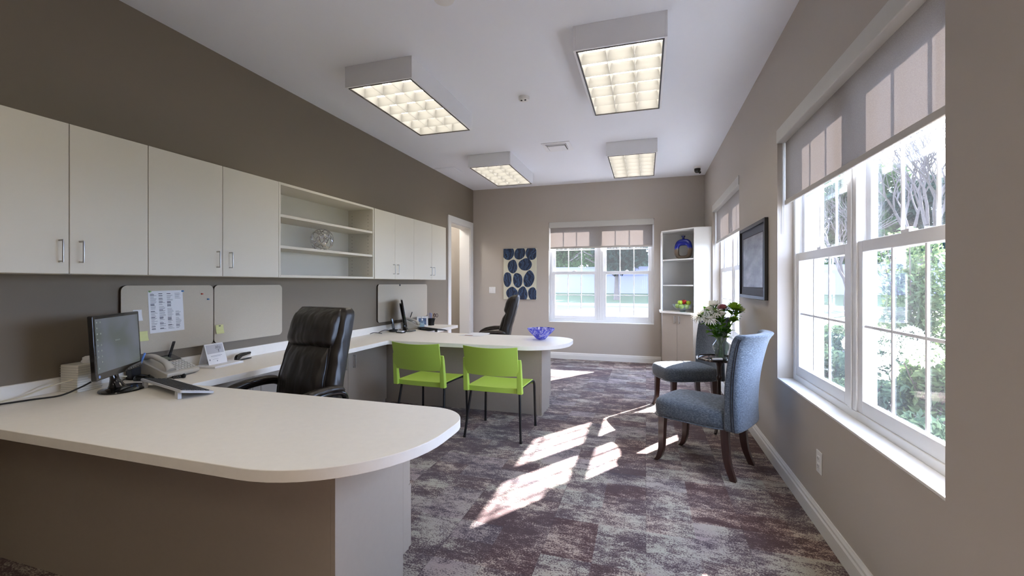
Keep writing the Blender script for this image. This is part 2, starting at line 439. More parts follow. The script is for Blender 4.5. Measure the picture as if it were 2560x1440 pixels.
# ------------------------------------------------------------------ ceiling
def ceiling_light(label, x, y, first=[None]):
    if first[0] is not None: return dup(first[0], (x, y, HC), 0, label, 'surface ceiling lights')
    root = thing('ceiling_light', label, 'ceiling light', (x, y, HC), 0, 'surface ceiling lights')
    w, l, h, t = .61, 1.22, .17, .018
    m = MB().box(0,0,-h,t,l,0).box(w-t,0,-h,w,l,0).box(t,0,-h,w-t,t,0).box(t,l-t,-h,w-t,l,0).box(t,t,-.02,w-t,l-t,0)
    obj('housing', m, M['housing'], root, bevel=.002)
    a = t; b = .008
    m = MB().box(a,a,-h-.003,a+b,l-a,-h+.012).box(w-a-b,a,-h-.003,w-a,l-a,-h+.012).box(a+b,a,-h-.003,w-a-b,a+b,-h+.012).box(a+b,l-a-b,-h-.003,w-a-b,l-a,-h+.012)
    obj('trim_frame', m, M['dark'], root)
    x0, y0, x1, y1 = a+b, a+b, w-a-b, l-a-b
    m = MB(); nx, ny = 3, 6; dx, dy = (x1-x0)/nx, (y1-y0)/ny
    def blade_x(yc, xa, xb):            # blade running along x, curved wedge
        pr = [(-.001,-h+.004),(-.004,-h+.03),(-.011,-h+.055),(-.024,-h+.075),(.024,-h+.075),(.011,-h+.055),(.004,-h+.03),(.001,-h+.004)]
        m.rings([[(xx, yc+p, z) for p, z in pr] for xx in (xa, xb)])
    def blade_y(xc, ya, yb):
        pr = [(-.001,-h+.004),(-.003,-h+.03),(-.009,-h+.055),(-.02,-h+.075),(.02,-h+.075),(.009,-h+.055),(.003,-h+.03),(.001,-h+.004)]
        m.rings([[(xc+p, yy, z) for p, z in pr] for yy in (ya, yb)])
    for j in range(ny+1): blade_x(min(max(y0+dy*j, y0+.002), y1-.002), x0, x1)
    for i in range(nx+1): blade_y(min(max(x0+dx*i, x0+.002), x1-.002), y0, y1)
    obj('louver', m, M['louver'], root, smooth=50)
    obj('lamp_panel', MB().box(a, a, -h+.078, w-a, l-a, -h+.084), M['lite'], root)
    first[0] = root; return root
ceiling_light('boxy ceiling light nearest the left wall, seen at an angle with its side visible', -2.335, 2.98)
ceiling_light('largest boxy ceiling light, hung right of the smoke detector near the top edge', -.477, 2.965)
ceiling_light('small far boxy ceiling light left of the square ceiling vent', -2.335, 5.53)
ceiling_light('small far boxy ceiling light right of the square ceiling vent', -.477, 5.54)

ceiling_light('unseen boxy fill light added behind the camera in the left row', -2.335, -.3)  # unseen fixtures added behind the camera as fill for the near desk front
ceiling_light('unseen boxy fill light added behind the camera in the right row', -.477, -.3)
ceiling_light('unseen boxy fill light added at the rear of the left row', -2.335, -1.8)  # further unseen pair, added to brighten the rear of the room
ceiling_light('unseen boxy fill light added at the rear of the right row', -.477, -1.8)
sd = thing('smoke_detector', 'small round white smoke detector on the ceiling between the lights', 'smoke detector', (-1.10, 3.96, HC))
obj('housing', MB().lathe([(.052,0),(.052,-.016),(.046,-.03),(.03,-.036),(.004,-.037)], 32), M['white'], sd, smooth=40)
obj('sensor_slot', MB().lathe([(.009,-.034),(.009,-.041),(.001,-.0415)], 12, (-.018,-.02,0)).lathe([(.009,-.034),(.009,-.041),(.001,-.0415)], 12, (.018,-.02,0)), M['blackp'], sd)
s2 = thing('smoke_detector', 'round white detector at the very top edge of the ceiling', 'smoke detector', (-1.17, 2.40, HC))
obj('housing', MB().lathe([(.07,0),(.07,-.02),(.06,-.04),(.03,-.046),(.004,-.047)], 32), M['white'], s2, smooth=40)
vt = thing('ceiling_vent', 'square white ceiling air vent between the two far lights', 'vent', (-1.085, 5.52, HC))
obj('frame', MB().box(-.18,-.18,-.008,.18,.18,0), M['housing'], vt, bevel=.003)
obj('core_plate', MB().box(-.11,-.11,-.03,.11,.09,-.018), M['housing'], vt, bevel=.003)
obj('slot', MB().box(-.12,-.12,-.0095,.12,.12,-.008), M['dark'], vt)
obj('lip', MB().box(-.13,-.13,-.02,.13,-.12,-.008).box(-.13,-.13,-.02,-.12,.10,-.008).box(.12,-.13,-.02,.13,.10,-.008), M['housing'], vt)
v2 = thing('ceiling_access_panel', 'flat white square access panel on the ceiling near the left wall', 'access panel', (-2.925, 6.19, HC))
obj('panel', MB().box(-.17,-.18,-.006,.17,.18,0), M['ceil'], v2, bevel=.002)
obj('inner_panel', MB().box(-.14,-.15,-.009,.14,.15,-.006), M['ceil'], v2, bevel=.002)
sc = thing('security_camera', 'black dome security camera on the ceiling by the far right corner', 'camera', (.74, 7.10, HC))
obj('mount', MB().lathe([(.055,0),(.055,-.02),(.045,-.03)], 24), M['white'], sc, smooth=40)
obj('dome', MB().lathe([(.046,-.028),(.046,-.05),(.04,-.072),(.026,-.088),(.004,-.094)], 24), M['gloss'], sc, smooth=60)
se = thing('ceiling_sensor', 'tiny grey sensor on the ceiling beside the black dome camera', 'sensor', (.81, 7.42, HC))
obj('body', MB().lathe([(.018,0),(.018,-.02),(.004,-.03)], 12), M['blackp'], se, smooth=40)

# ------------------------------------------------------------------ built-in cabinets on the left wall
UF = -2.80; ZB, ZT = 1.387, 2.151
def pull(length=.105, vertical=True):
    h = length/2
    pts = smoothpath([(0,0,-h),(.024,0,-h),(.03,0,-h+.006),(.03,0,h-.006),(.024,0,h),(0,0,h)], 3)
    return MB().tube(pts, .0042, 8)
def wall_cabinet(label, y0, y1, splits, handles):
    """upper cabinet; splits = door boundaries; handles: y position per door"""
    root = thing('wall_cabinet', label, 'cabinet', (L, y0, ZB), 0, 'cream wall cabinets')
    w = y1-y0; d = UF-L-.02; h = ZT-ZB
    obj('cabinet_body', MB().box(.001, .0005, 0, d, w-.0005, h), M['cab'], root, bevel=.001)
    e = [y0]+splits+[y1]
    for a, b, hy in zip(e, e[1:], handles):
        dr = obj('door', MB().box(d+.001, a-y0+.0018, .001, d+.02, b-y0-.0018, h-.001), M['cab'], root, bevel=.0015)
        obj('handle', pull().fn(lambda x, y, z: (d+.02+x, hy-y0+y, .115+z)), M['metal'], dr, smooth=60)
    return root
wall_cabinet('leftmost cream upper cabinet above the monitor with one silver pull showing', 1.09, 1.821, [1.454], [1.414, 1.497])
wall_cabinet('wide cream double door upper cabinet immediately left of the open shelves', 1.821, 2.774, [2.293], [2.25, 2.345])
def open_shelf(y0, y1):
    root = thing('open_wall_shelf', 'open cream wall shelf unit holding the metal wire ball', 'shelf', (L, y0, ZB))
    w = y1-y0; d = UF-L; h = ZT-ZB; t = .02
    obj('back_panel', MB().box(.001, t, t, .012, w-t, h-t), M['cab'], root)
    for a in (0, w-t): 
        sp = obj('side_panel', MB().box(.001, a+.0005, 0, d, a+t-.0005, h), M['cab'], root, bevel=.001)
        if a:
            ph = obj('peg_hole', MB().cyl((0, .0015, 0), (0, -.0004, 0), .0035, n=8), M['dark'], sp, loc=(.06, a, .05))
            for k in range(1, 36):
                c = ph.copy(); COL.objects.link(c); c.location = (.06 if k < 18 else d-.06, a, .05+(k % 18)*.037)
    obj('top_panel', MB().box(.001, t, h-t, d, w-t, h), M['cab'], root, bevel=.001)
    obj('bottom_panel', MB().box(.001, t, 0, d, w-t, t), M['cab'], root, bevel=.001)
    for z in (1.622, 1.874): obj('shelf', MB().box(.012, t, z-ZB, d-.006, w-t, z-ZB+.022), M['cab'], root, bevel=.001)
open_shelf(2.774, 4.046)
wall_cabinet('cream double door upper cabinet right of the open shelves', 4.058, 4.893, [4.461], [4.42, 4.503])
wall_cabinet('farthest cream upper cabinet beside the white door casing', 4.893, 5.813, [5.37], [5.33, 5.412])

# decorative wire ball
wb = thing('wire_ball', 'silver wire orb ornament on the middle of the open wall shelf', 'ornament', (-2.955, 3.44, 1.644))
rb = .108
for k in range(9):
    q = Matrix.Rotation(k*.71+.3, 3, 'Z') @ Matrix.Rotation([1.45,.95,.75,1.25,.6,1.05,1.57,.85,1.2][k], 3, 'X')
    m = MB(); rs = []
    for i in range(48):
        a = 2*PI*i/48; c, s = math.cos(a), math.sin(a)
        rr = rb-.0012*(k % 3)
        rs.append([tuple(q @ Vector(p) + Vector((0,0,rb+.001))) for p in ((c*rr, s*rr, -.004), (c*rr, s*rr, .004), (c*(rr-.002), s*(rr-.002), .004), (c*(rr-.002), s*(rr-.002), -.004))])
    rs.append(rs[0]); m.rings(rs, False)
    obj('ring_band', m, M['chrome'], wb, smooth=50)

# ------------------------------------------------------------------ worktop and desks
CF = -2.58; DT = .74; TH_ = .04
top = roundpoly([(L+.001, 1.09, 0), (-.775, 1.09, .50), (-.775, 1.91, .20), (CF, 1.91, .02), (CF, 3.98, .02), (-.735, 3.98, .45), (-.735, 4.82, .26), (CF, 4.82, .02), (CF, 5.75, .005), (L+.001, 5.75, 0)], 14)
wt = thing('worktop', 'long off white laminate worktop joining both reception desks along the wall', 'worktop', (0, 0, 0))
obj('countertop', MB().prism(top, DT-TH_, DT), M['lam'], wt, bevel=.002)
obj('backsplash', MB().box(L+.001, 1.09, DT, L+.02, 5.75, DT+.078), M['lam'], wt, bevel=.002)
def desk_base(label, yf, yb, x1, toe):
    root = thing('reception_desk', label, 'desk', (0,0,0))
    obj('front_panel', MB().box(L+.002, yf, .0, x1-.021, yf+.02, DT-TH_-.001), M['taupelam'], root, bevel=.001)
    ped = x1-.42
    obj('side_panel', MB().box(x1-.02, yf, .0, x1, yb-.05, DT-TH_-.001).box(x1-.02, yb-.05, .10, x1, yb, DT-TH_-.001), M['taupelam'], root, bevel=.001)
    obj('pedestal', MB().box(ped, yf+.021, .10, x1-.021, yb-.001, DT-TH_-.001).box(ped, yf+.021, 0, x1-.021, yb-.05, .10), M['taupelam'], root)
    for k, (za, zb, o_) in enumerate(((.105, .395, .022), (.40, .55, .012), (.555, .692, .012))):
        d = obj('drawer', MB().box(ped+.003, yb, za, x1-.001, yb+o_, zb), M['taupelam'], root, bevel=.001)
        hx = (ped+x1)/2
        obj('handle', pull().xf(Matrix.Rotation(PI/2, 4, 'Y')).fn(lambda x, y, z: (hx+x, yb+o_-z, (za+zb)/2+y)), M['metal'], d, smooth=60)
desk_base('taupe laminate base under the nearest reception desk', 1.30, 1.805, -1.06, .1)
desk_base('taupe laminate base under the far desk behind the green chairs', 4.31, 4.73, -1.01, .1)
def base_cabinet(label, y0, y1, splits, hand):
    root = thing('base_cabinet', label, 'cabinet', (L, y0, 0), 0, 'taupe base cabinets')
    w = y1-y0; d = -2.80-L-.02; h = DT-TH_-.001
    obj('cabinet_body', MB().box(.001, .0005, 0, d, w-.0005, h), M['taupelam'], root)
    e = [y0]+splits+[y1]
    for a, b, hy in zip(e, e[1:], hand):
        dr = obj('door', MB().box(d+.001, a-y0+.002, .04, d+.02, b-y0-.002, h-.004), M['taupelam'], root, bevel=.0015)
        obj('handle', pull(.12).fn(lambda x, y, z: (d+.02+x, hy-y0+y, .56+z)), M['metal'], dr, smooth=60)
base_cabinet('taupe base cabinet under the worktop behind the near office chair, nearest the camera', 2.15, 2.92, [2.535], [2.49, 2.58])
base_cabinet('taupe base cabinet between the near office chair and the far desk', 2.92, 4.29, [3.62], [3.57, 3.70])
base_cabinet('taupe base cabinet under the worktop beyond the far desk', 4.85, 5.73, [5.29], [5.24, 5.34])

# ------------------------------------------------------------------ tackboards and papers
def tackboard(label, y0, y1, z0, z1):
    root = thing('tackboard', label, 'tackboard', (L, y0, z0), 0, 'tackboards under the wall cabinets')
    w, h = y1-y0, z1-z0
    pl = roundpoly([(.002,0,.035),(w-.002,0,.035),(w-.002,h,.035),(.002,h,.035)], 5)
    b = MB().prism(pl, .0, .019); b.fn(lambda x, y, z: (z+.0005, x, y)); obj('board_edge', b, M['tackedge'], root)
    b = MB().prism([(x, y) for x, y in pl], .019, .023); b.fn(lambda x, y, z: (z, x, y)); obj('board_face', b, M['tack'], root)
tackboard('beige fabric tackboard with the printed list, behind the monitor', 1.86, 2.465, .885, 1.325)
tackboard('plain beige fabric tackboard with one yellow note at its lower left corner', 2.468, 3.11, .885, 1.325)
tackboard('beige tackboard on the far wall section behind the far monitor', 4.56, 5.80, .86, 1.325)
BX = L+.0235
def flat(y0, z0, w, h, mb_, d=.0008):
    return mb_.box(BX, y0, z0, BX+d, y0+w, z0+h)
pl = thing('printed_list', 'white sheet with columns of small print pinned to the tackboard', 'paper', (0,0,0))
obj('sheet', MB().sheet(1,1, lambda u, v: (BX, 2.012+.222*u+.014*(1-v), 1.01+.278*v+.004*u), lambda u, v: (BX+.0008, 2.012+.222*u+.014*(1-v), 1.01+.278*v+.004*u)), M['paper'], pl)
pr = MB(); rnd = random.Random(4)
for c in range(4):
    z = 1.272; 
    while z > 1.03:
        head = rnd.random() < .2
        ln = rnd.uniform(.018,.04) if not head else .024
        if not (c == 3 and 1.155 < z < 1.235) and rnd.random() > .06:
            h = .0046 if head else .0017
            y = 2.024+.052*c + .014*(1-(z-1.01)/.278)
            pr.box(BX+.0009, y, z-h, BX+.0013, y+ln, z)
        z -= .0068
obj('print', pr, M['ink'], pl)
def pin(label, y, z, col, nm):
    t = thing('push_pin', label, 'push pin', (BX, y, z))
    obj('head', MB().tube([(.0008,0,0),(.006,0,0),(.012,0,0)], [.006,.0035,.005], 12), mat(nm, col, .3), t, smooth=50)
pin('blue push pin holding the corner of the printed list', 2.232, 1.285, (30,120,190), 'blue pin')
pin('red push pin alone on the left tackboard', 2.372, 1.262, (196,70,40), 'red pin')
pin('lone blue push pin near the right edge of the left tackboard', 2.418, 1.222, (40,120,190), 'blue pin b')
pin('small green push pin at the upper left corner of the printed list', 2.022, 1.285, (150,190,120), 'green pin')
def note(label, y, z, w, h, ink=True, m='sticky'):
    t = thing('sticky_note', label, 'note', (0,0,0))
    obj('sheet', MB().sheet(1,3, lambda u, v: (BX+.003+.012*(1-v)**2, y+w*u, z+h*v), lambda u, v: (BX+.0035+.012*(1-v)**2, y+w*u, z+h*v)), M[m], t)
    if ink: obj('print', MB().box(BX+.0036, y+w*.4, z+h*.82, BX+.0044, y+w*.65, z+h*.92), M['ink'], t)
note('yellow sticky note at the lower left of the plain tackboard', 2.478, .958, .062, .066)
note('yellow sticky note half hidden right of the near monitor', 1.958, .968, .052, .062, False)
note('white and green note edge showing above the near monitor', 1.925, 1.10, .05, .07, False, 'paper')
pd = thing('paper_clip', 'small dark clip on the top edge of the far tackboard', 'clip', (BX, 5.05, 1.315))
obj('clip_body', MB().box(0,-.012,-.012,.006,.012,.01), M['blackp'], pd, bevel=.002)
# ------------------------------------------------------------------ wall things
ls = thing('light_switch', 'white double light switch plate on the far wall left of the canvas', 'light switch', (-2.74, D, 1.21))
obj('plate', MB().box(-.062,-.007,-.06,.062,0,.06), M['white'], ls, bevel=.003)
for x in (-.028, .028): obj('rocker', MB().box(x-.016,-.011,-.033,x+.016,-.007,.033), M['white'], ls, bevel=.002)
ol = thing('wall_outlet', 'white electrical outlet low on the right wall under the large window', 'outlet', (RX, 2.775, .36))
obj('plate', MB().box(-.006,-.037,-.06,0,.037,.06), M['white'], ol, bevel=.002)
for z in (-.02, .02): 
    fc = obj('socket', MB().sq((-.0065,0,z), (.003,.017,.015), .5, .6), M['white'], ol, smooth=60)
    obj('slots', MB().box(-.0102,-.008,z-.004,-.009,-.006,z+.006).box(-.0102,.006,z-.004,-.009,.008,z+.006).box(-.0102,-.002,z-.010,-.009,.002,z-.007), M['dark'], fc)

cv = thing('canvas_art', 'canvas painting of dark blue pebble ovals on cream, far wall', 'painting', (-2.51, D, 1.045))
CW, CH = .624, .928
obj('canvas', MB().box(0,-.035,0,CW,-.001,CH), mat('cream canvas', (206,204,184), .85), cv, bevel=.003)
M['pebble'] = pebble_material()
eggs = [(.095,.85,.115,.125,18),(.315,.84,.095,.125,-25),(.53,.84,.10,.13,0),(.175,.60,.092,.125,-5),(.415,.635,.13,.11,20),
        (.08,.365,.082,.135,0),(.275,.35,.092,.135,10),(.485,.37,.095,.155,-10),(.165,.115,.105,.11,0),(.37,.10,.088,.135,0),(.555,.10,.085,.125,5)]
for i, (x, z, a, b, r) in enumerate(eggs):
    pts = []
    for k in range(40):
        t = 2*PI*k/40; ex = a*math.cos(t)*(1+.07*math.sin(t*2+i)); ez = b*math.sin(t)*(1+.05*math.cos(t*3+i))
        c, s = math.cos(R(r)), math.sin(R(r)); pts.append((min(CW-.0005, max(.0005, x+ex*c-ez*s)), min(CH-.0005, max(.0005, z+ex*s+ez*c))))
    m = MB().prism(pts, 0, .0012); m.fn(lambda p, q, w: (p, -.0351-w, q))
    obj('painted_oval', m, M['pebble'], cv)

pf = thing('picture_frame', 'black framed grey photograph hung on the right wall between the windows', 'picture', (RX, 4.30, 1.53))
fw2, fh2 = .478, .325
m = MB().box(-.028,-fw2,-fh2,-.001,-fw2+.03,fh2).box(-.028,fw2-.03,-fh2,-.001,fw2,fh2).box(-.028,-fw2+.03,-fh2,-.001,fw2-.03,-fh2+.03).box(-.028,-fw2+.03,fh2-.03,-.001,fw2-.03,fh2)
obj('frame', m, mat('black frame', (34,33,34), .35), pf, bevel=.003)
obj('mat_board', MB().box(-.012,-fw2+.03,-fh2+.03,-.004,fw2-.03,fh2-.03), mat('grey mat board', (92,96,108), .8), pf)
t = NT('misty photograph'); co = t.coords(); mp = t.n('ShaderNodeMapping'); mp.inputs['Scale'].default_value = (1,3,9); t.l(co, mp.inputs[0])
t.l(t.ramp(t.noise(mp.outputs[0], 1.2, 4, .6), [(.3, lin((84,84,90))), (.55, lin((132,132,138))), (.8, lin((176,176,182)))]), t.b.inputs['Base Color']); t.b.inputs['Roughness'].default_value = .35
obj('photograph', MB().box(-.0135,-fw2+.115,-fh2+.10,-.0125,fw2-.115,fh2-.10), t.m, pf)
obj('inner_line', MB().box(-.0125,-fw2+.107,-fh2+.092,-.012,fw2-.107,fh2-.092), mat('dark inner mat', (40,40,46), .7), pf)

# ------------------------------------------------------------------ diagonal corner cabinet
A = (.232, 7.25); B = (.668, 6.855)
nrm = Vector((-(B[1]-A[1])*-1, 0)) if False else Vector((A[1]-B[1], B[0]-A[0])).normalized()*-1   # faces the room
cc = thing('corner_cabinet', 'white corner bookcase on a taupe two door base in the far right corner', 'cabinet', (0,0,0))
foot = [A, B, (RX-.002, 6.855), (RX-.002, D-.002), (.232, D-.002)]
along = (Vector(B)-Vector(A)); LW = along.length; along.normalize()
def inset(poly, d): 
    c = Vector((sum(p[0] for p in poly)/len(poly), sum(p[1] for p in poly)/len(poly)))
    return [tuple(Vector(p)+(c-Vector(p)).normalized()*d) for p in poly]
CT = .905
obj('base_carcass', MB().prism(inset(foot, .02), .08, CT-.031).prism(inset(foot, .07), 0, .08), M['taupelam'], cc)
def face(u0, u1, z0, z1, d0, d1):
    """box on the diagonal front, u along the front, d outward"""
    m = MB().box(u0, d0, z0, u1, d1, z1)
    return m.fn(lambda x, y, z: (A[0]+along.x*x+nrm.x*y, A[1]+along.y*x+nrm.y*y, z))
for k, (u0, u1, hu) in enumerate(((.012, LW/2-.002, LW/2-.04), (LW/2+.002, LW-.012, LW/2+.04))):
    d = obj('door', face(u0, u1, .085, CT-.04, -.02, -.001), M['taupelam'], cc, bevel=.0015)
    h = MB().box(hu-.011, .012, CT-.175, hu+.011, .018, CT-.065).box(hu-.01, -.001, CT-.170, hu+.01, .012, CT-.16).box(hu-.01, -.001, CT-.08, hu+.01, .012, CT-.07)
    h.fn(lambda x, y, z: (A[0]+along.x*x+nrm.x*y, A[1]+along.y*x+nrm.y*y, z)); obj('handle', h, M['metal'], d, bevel=.001)
ov = .02
ctp = [(A[0]-.022, A[1]-.015), (A[0]-.022+.03, A[1]-.04), (B[0]-.01, B[1]-.032), (RX-.002, B[1]-.032), (RX-.002, D-.002), (A[0]-.022, D-.002)]
obj('counter', MB().prism(ctp, CT-.03, CT), M['lam'], cc, bevel=.003)
ZC = 2.14; t_ = .02
sh = MB()
obj('side_panel', MB().box(A[0], A[1], CT, A[0]+t_, D-.003, ZC), M['corner'], cc, bevel=.001)
obj('side_panel', MB().box(B[0], B[1], CT, RX-.003, B[1]+t_, ZC), M['corner'], cc, bevel=.001)
obj('back_panel', MB().box(A[0]+t_, D-.015, CT, RX-.015, D-.003, ZC).box(RX-.015, B[1]+t_, CT, RX-.003, D-.003, ZC), M['corner'], cc)
shp = [(A[0]+t_, A[1]+.012), (B[0]-.012, B[1]+t_), (RX-.015, B[1]+t_), (RX-.015, D-.015), (A[0]+t_, D-.015)]
for z in (1.296, 1.69): obj('shelf', MB().prism(shp, z, z+.02), M['corner'], cc, bevel=.001)
obj('top_panel', MB().prism([(A[0], A[1]), (B[0], B[1]), (RX-.003, B[1]), (RX-.003, D-.003), (A[0], D-.003)], ZC, ZC+.02), M['corner'], cc, bevel=.001)

# ring vase
vz = thing('ring_vase', 'ring shaped ceramic vase with blue glazed top on the top corner shelf', 'vase', (.545, 7.13, 1.711), R(-38))
t = NT('blue over brown glaze'); co = t.coords(); sp = t.n('ShaderNodeSeparateXYZ'); t.l(co, sp.inputs[0])
f = t.math('ADD', t.math('MULTIPLY', sp.outputs[2], 3.5), t.math('MULTIPLY', t.noise(co, 14, 3), .22))
t.l(t.ramp(f, [(.3, lin((92,80,68))), (.62, lin((112,98,84))), (.74, lin((26,40,150))), (1, lin((22,34,128)))]), t.b.inputs['Base Color']); t.b.inputs['Roughness'].default_value = .12
m = MB(); rs = []
for k in range(64):
    a = 2*PI*k/64; pw = lambda x, e: math.copysign(abs(x)**e, x)
    c, s = math.cos(a), math.sin(a)
    ox, oz = .150*pw(c, .62), .152*pw(s, .68)+.152
    if oz > .152: ox *= 1-.12*((oz-.152)/.152)
    ix, iz = .078*pw(c, .5), .076*pw(s, .5)+.128
    cx, cz = (ox+ix)/2, (oz+iz)/2; hx, hz = (ox-ix)/2, (oz-iz)/2
    rs.append([(cx+hx*math.cos(q), .036*math.sin(q)*(1.0), cz+hz*math.cos(q)) for q in [2*PI*j/16 for j in range(16)]])
rs.append(rs[0]); m.rings(rs, False); m.fn(lambda x, y, z: (x, y, max(z, 0)))
obj('vase_body', m, t.m, vz, smooth=80)
obj('vase_neck', MB().lathe([(.02,.29),(.017,.315),(.018,.33),(.03,.345),(.03,.352),(.02,.35)], 24), mat('deep blue glaze', (20,28,90), .12), vz, smooth=60)

# fruit bowl
GL = glass('clear glass', (235,240,240), .06)
fb = thing('fruit_bowl', 'clear glass bowl of apples on the corner cabinet counter', 'bowl', (.53, 7.06, CT+.0005))
def bowl_mesh(prof, th=.004, n=40):
    inner = [(max(r-th, .001), z+th*.6) for r, z in prof[::-1]]
    return MB().lathe(prof+inner, n)
obj('glass_bowl', bowl_mesh([(.045,0),(.05,.004),(.03,.012),(.06,.03),(.11,.055),(.14,.09),(.148,.115)]), GL, fb, smooth=60)
def apple(label, x, y, z, col, r=.036):
    a = thing('apple', label, 'apple', (x, y, z), random.uniform(0, 6), 'apples in the glass bowl')
    prof = [(.001,-.80),(.25,-.86),(.5,-.78),(.8,-.45),(.98,.05),(.92,.5),(.62,.82),(.3,.86),(.1,.74),(.001,.66)]
    obj('fruit', MB().lathe([(p*r, q*r) for p, q in prof], 24), M[col], a, smooth=90)
    obj('stem', MB().tube([(0,0,r*.66),(.002,0,r*1.0),(.005,.001,r*1.2)], .0016, 6), M['walnut'], a)
M['apple'] = mat('green apple skin', (170,192,60), .25, vary=.15, vscale=20)
M['redapple'] = mat('red apple skin', (164,36,34), .25, vary=.2, vscale=20)
fx, fy, fz = .53, 7.06, CT
for i, (dx, dy, dz, c, lb) in enumerate([(-.075,.0,.088,'apple','green apple at the left rim of the glass bowl'),(-.02,-.065,.08,'apple','green apple low at the front left of the glass bowl'),(.055,-.05,.082,'apple','green apple low at the front right of the glass bowl'),
        (.06,.05,.085,'apple','green apple at the back right of the glass bowl'),(-.02,.07,.085,'apple','green apple at the back of the glass bowl'),(-.035,0,.142,'apple','green apple on top of the pile, left of the red one'),(.02,.02,.15,'redapple','red apple on top of the fruit pile'),(.082,-.002,.135,'apple','green apple on top at the right of the red one')]):
    apple(lb, fx+dx, fy+dy, fz+dz, c, .038)

# ------------------------------------------------------------------ executive office chair
def office_chair(label, loc, rz):
    root = thing('office_chair', label, 'office chair', loc, rz, 'black executive chairs')
    def ring(z, y, a, b, e=.45, n=36):
        pw = lambda x: math.copysign(abs(x)**e, x)
        return [(a*pw(math.cos(2*PI*k/n)), y+b*pw(math.sin(2*PI*k/n)), z) for k in range(n)]
    # outer back shell: z, y, half width, half depth
    T = [(.45,-.19,.22,.035),(.50,-.205,.262,.05),(.60,-.225,.278,.06),(.72,-.24,.276,.064),(.85,-.275,.265,.066),(.95,-.305,.255,.066),(1.05,-.335,.25,.062),(1.13,-.355,.247,.058),(1.163,-.362,.242,.05),(1.178,-.365,.225,.034)]
    m = MB().rings([ring(z, *interp(T, z)) for z in [.45+.728*i/30 for i in range(31)]])
    obj('backrest', m, M['leather'], root, smooth=70)
    # front cushion (puffy, narrower)
    def pad(z0, z1, wf, out, n, e=.5):
        rs = []
        for i in range(n+1):
            k = i/n; z = z0+(z1-z0)*k
            y, a, b = interp(T, z)
            puff = max(.05, (1-abs(2*k-1)**4))
            rs.append(ring(z, y+b*.62, a*wf*(.93+.07*puff), .018+out*puff, e))
        return MB().rings(rs)
    pd_ = obj('back_cushion', pad(.50, .955, .74, .046, 16), M['leather'], root, smooth=70)
    obj('headrest', pad(.93, 1.172, .86, .056, 14, .4), M['leather'], root, smooth=70)
    for sx in (-1, 1):
        sm = MB(); pts = []
        for i in range(24):
            z = .52+.43*i/23; y, a, b = interp(T, z); pts.append((sx*a*.80, y+b+.004, z))
        obj('seam_piping', sm.tube(pts, .0035, 6), M['leather'], pd_, smooth=60)
    # seat
    m = MB().sq((0,.03,.455), (.265,.275,.062), .55, .5, 40, 16); m.fn(lambda x, y, z: (x, y, z - (.03*max(0,(y-.2)/.1)**2)))
    obj('seat', m, M['leather'], root, smooth=70)
    obj('seat_pan', MB().box(-.2,-.2,.37,.2,.2,.40), M['blackp'], root, bevel=.01)
    for sx in (-1, 1):
        x = sx*.315
        ap = smoothpath([(x*.92,-.22,.50),(x,-.25,.60),(x,-.235,.662),(x,-.15,.684),(x,0,.676),(x,.10,.652),(x,.19,.60),(x,.235,.53),(x*.95,.19,.45),(x*.8,.10,.41),(x*.6,.05,.40)], 5)
        a = obj('armrest', MB().tube(ap, .021, 12, flat=.8), M['gloss'], root, smooth=70)
        pts = smoothpath([(x,-.235,.686),(x,-.18,.706),(x,-.05,.708),(x,.06,.690),(x,.13,.662),(x,.185,.622)], 5)
        n = len(pts); rad = [.036*min(1, .45+1.3*math.sin(PI*min(max(i/(n-1), .02), .98))) for i in range(n)]
        obj('arm_pad', MB().tube(pts, rad, 14, flat=.55), M['leather'], a, smooth=70)
    obj('gas_lift', MB().cyl((0,0,.10),(0,0,.37), .028, n=20).cyl((0,0,.08),(0,0,.22), .04, n=20), M['blackm'], root, smooth=50)
    for k in range(5):
        a = 2*PI*k/5+.3; c, s = math.cos(a), math.sin(a)
        lg = obj('base_arm', MB().tube([(c*.03,s*.03,.13),(c*.16,s*.16,.115),(c*.29,s*.29,.075)], [.032,.027,.02], 10, flat=.7), M['gloss'], root, smooth=60)
        px, py = c*.29, s*.29
        w = MB().cyl((px-s*.02,py+c*.02,.0275),(px-s*.006,py+c*.006,.0275),.027,n=18).cyl((px+s*.006,py-c*.006,.0275),(px+s*.02,py-c*.02,.0275),.027,n=18).cyl((px,py,.03),(px,py,.08),.008,n=8)
        obj('caster', w, M['blackp'], lg, smooth=50)
    return root
oc = office_chair('black leather executive chair pulled up to the nearest desk', (-2.13, 2.08, 0), R(169))
dup(oc, (-2.05, 5.62, 0), R(104), 'black leather executive chair seen from the side behind the far desk')

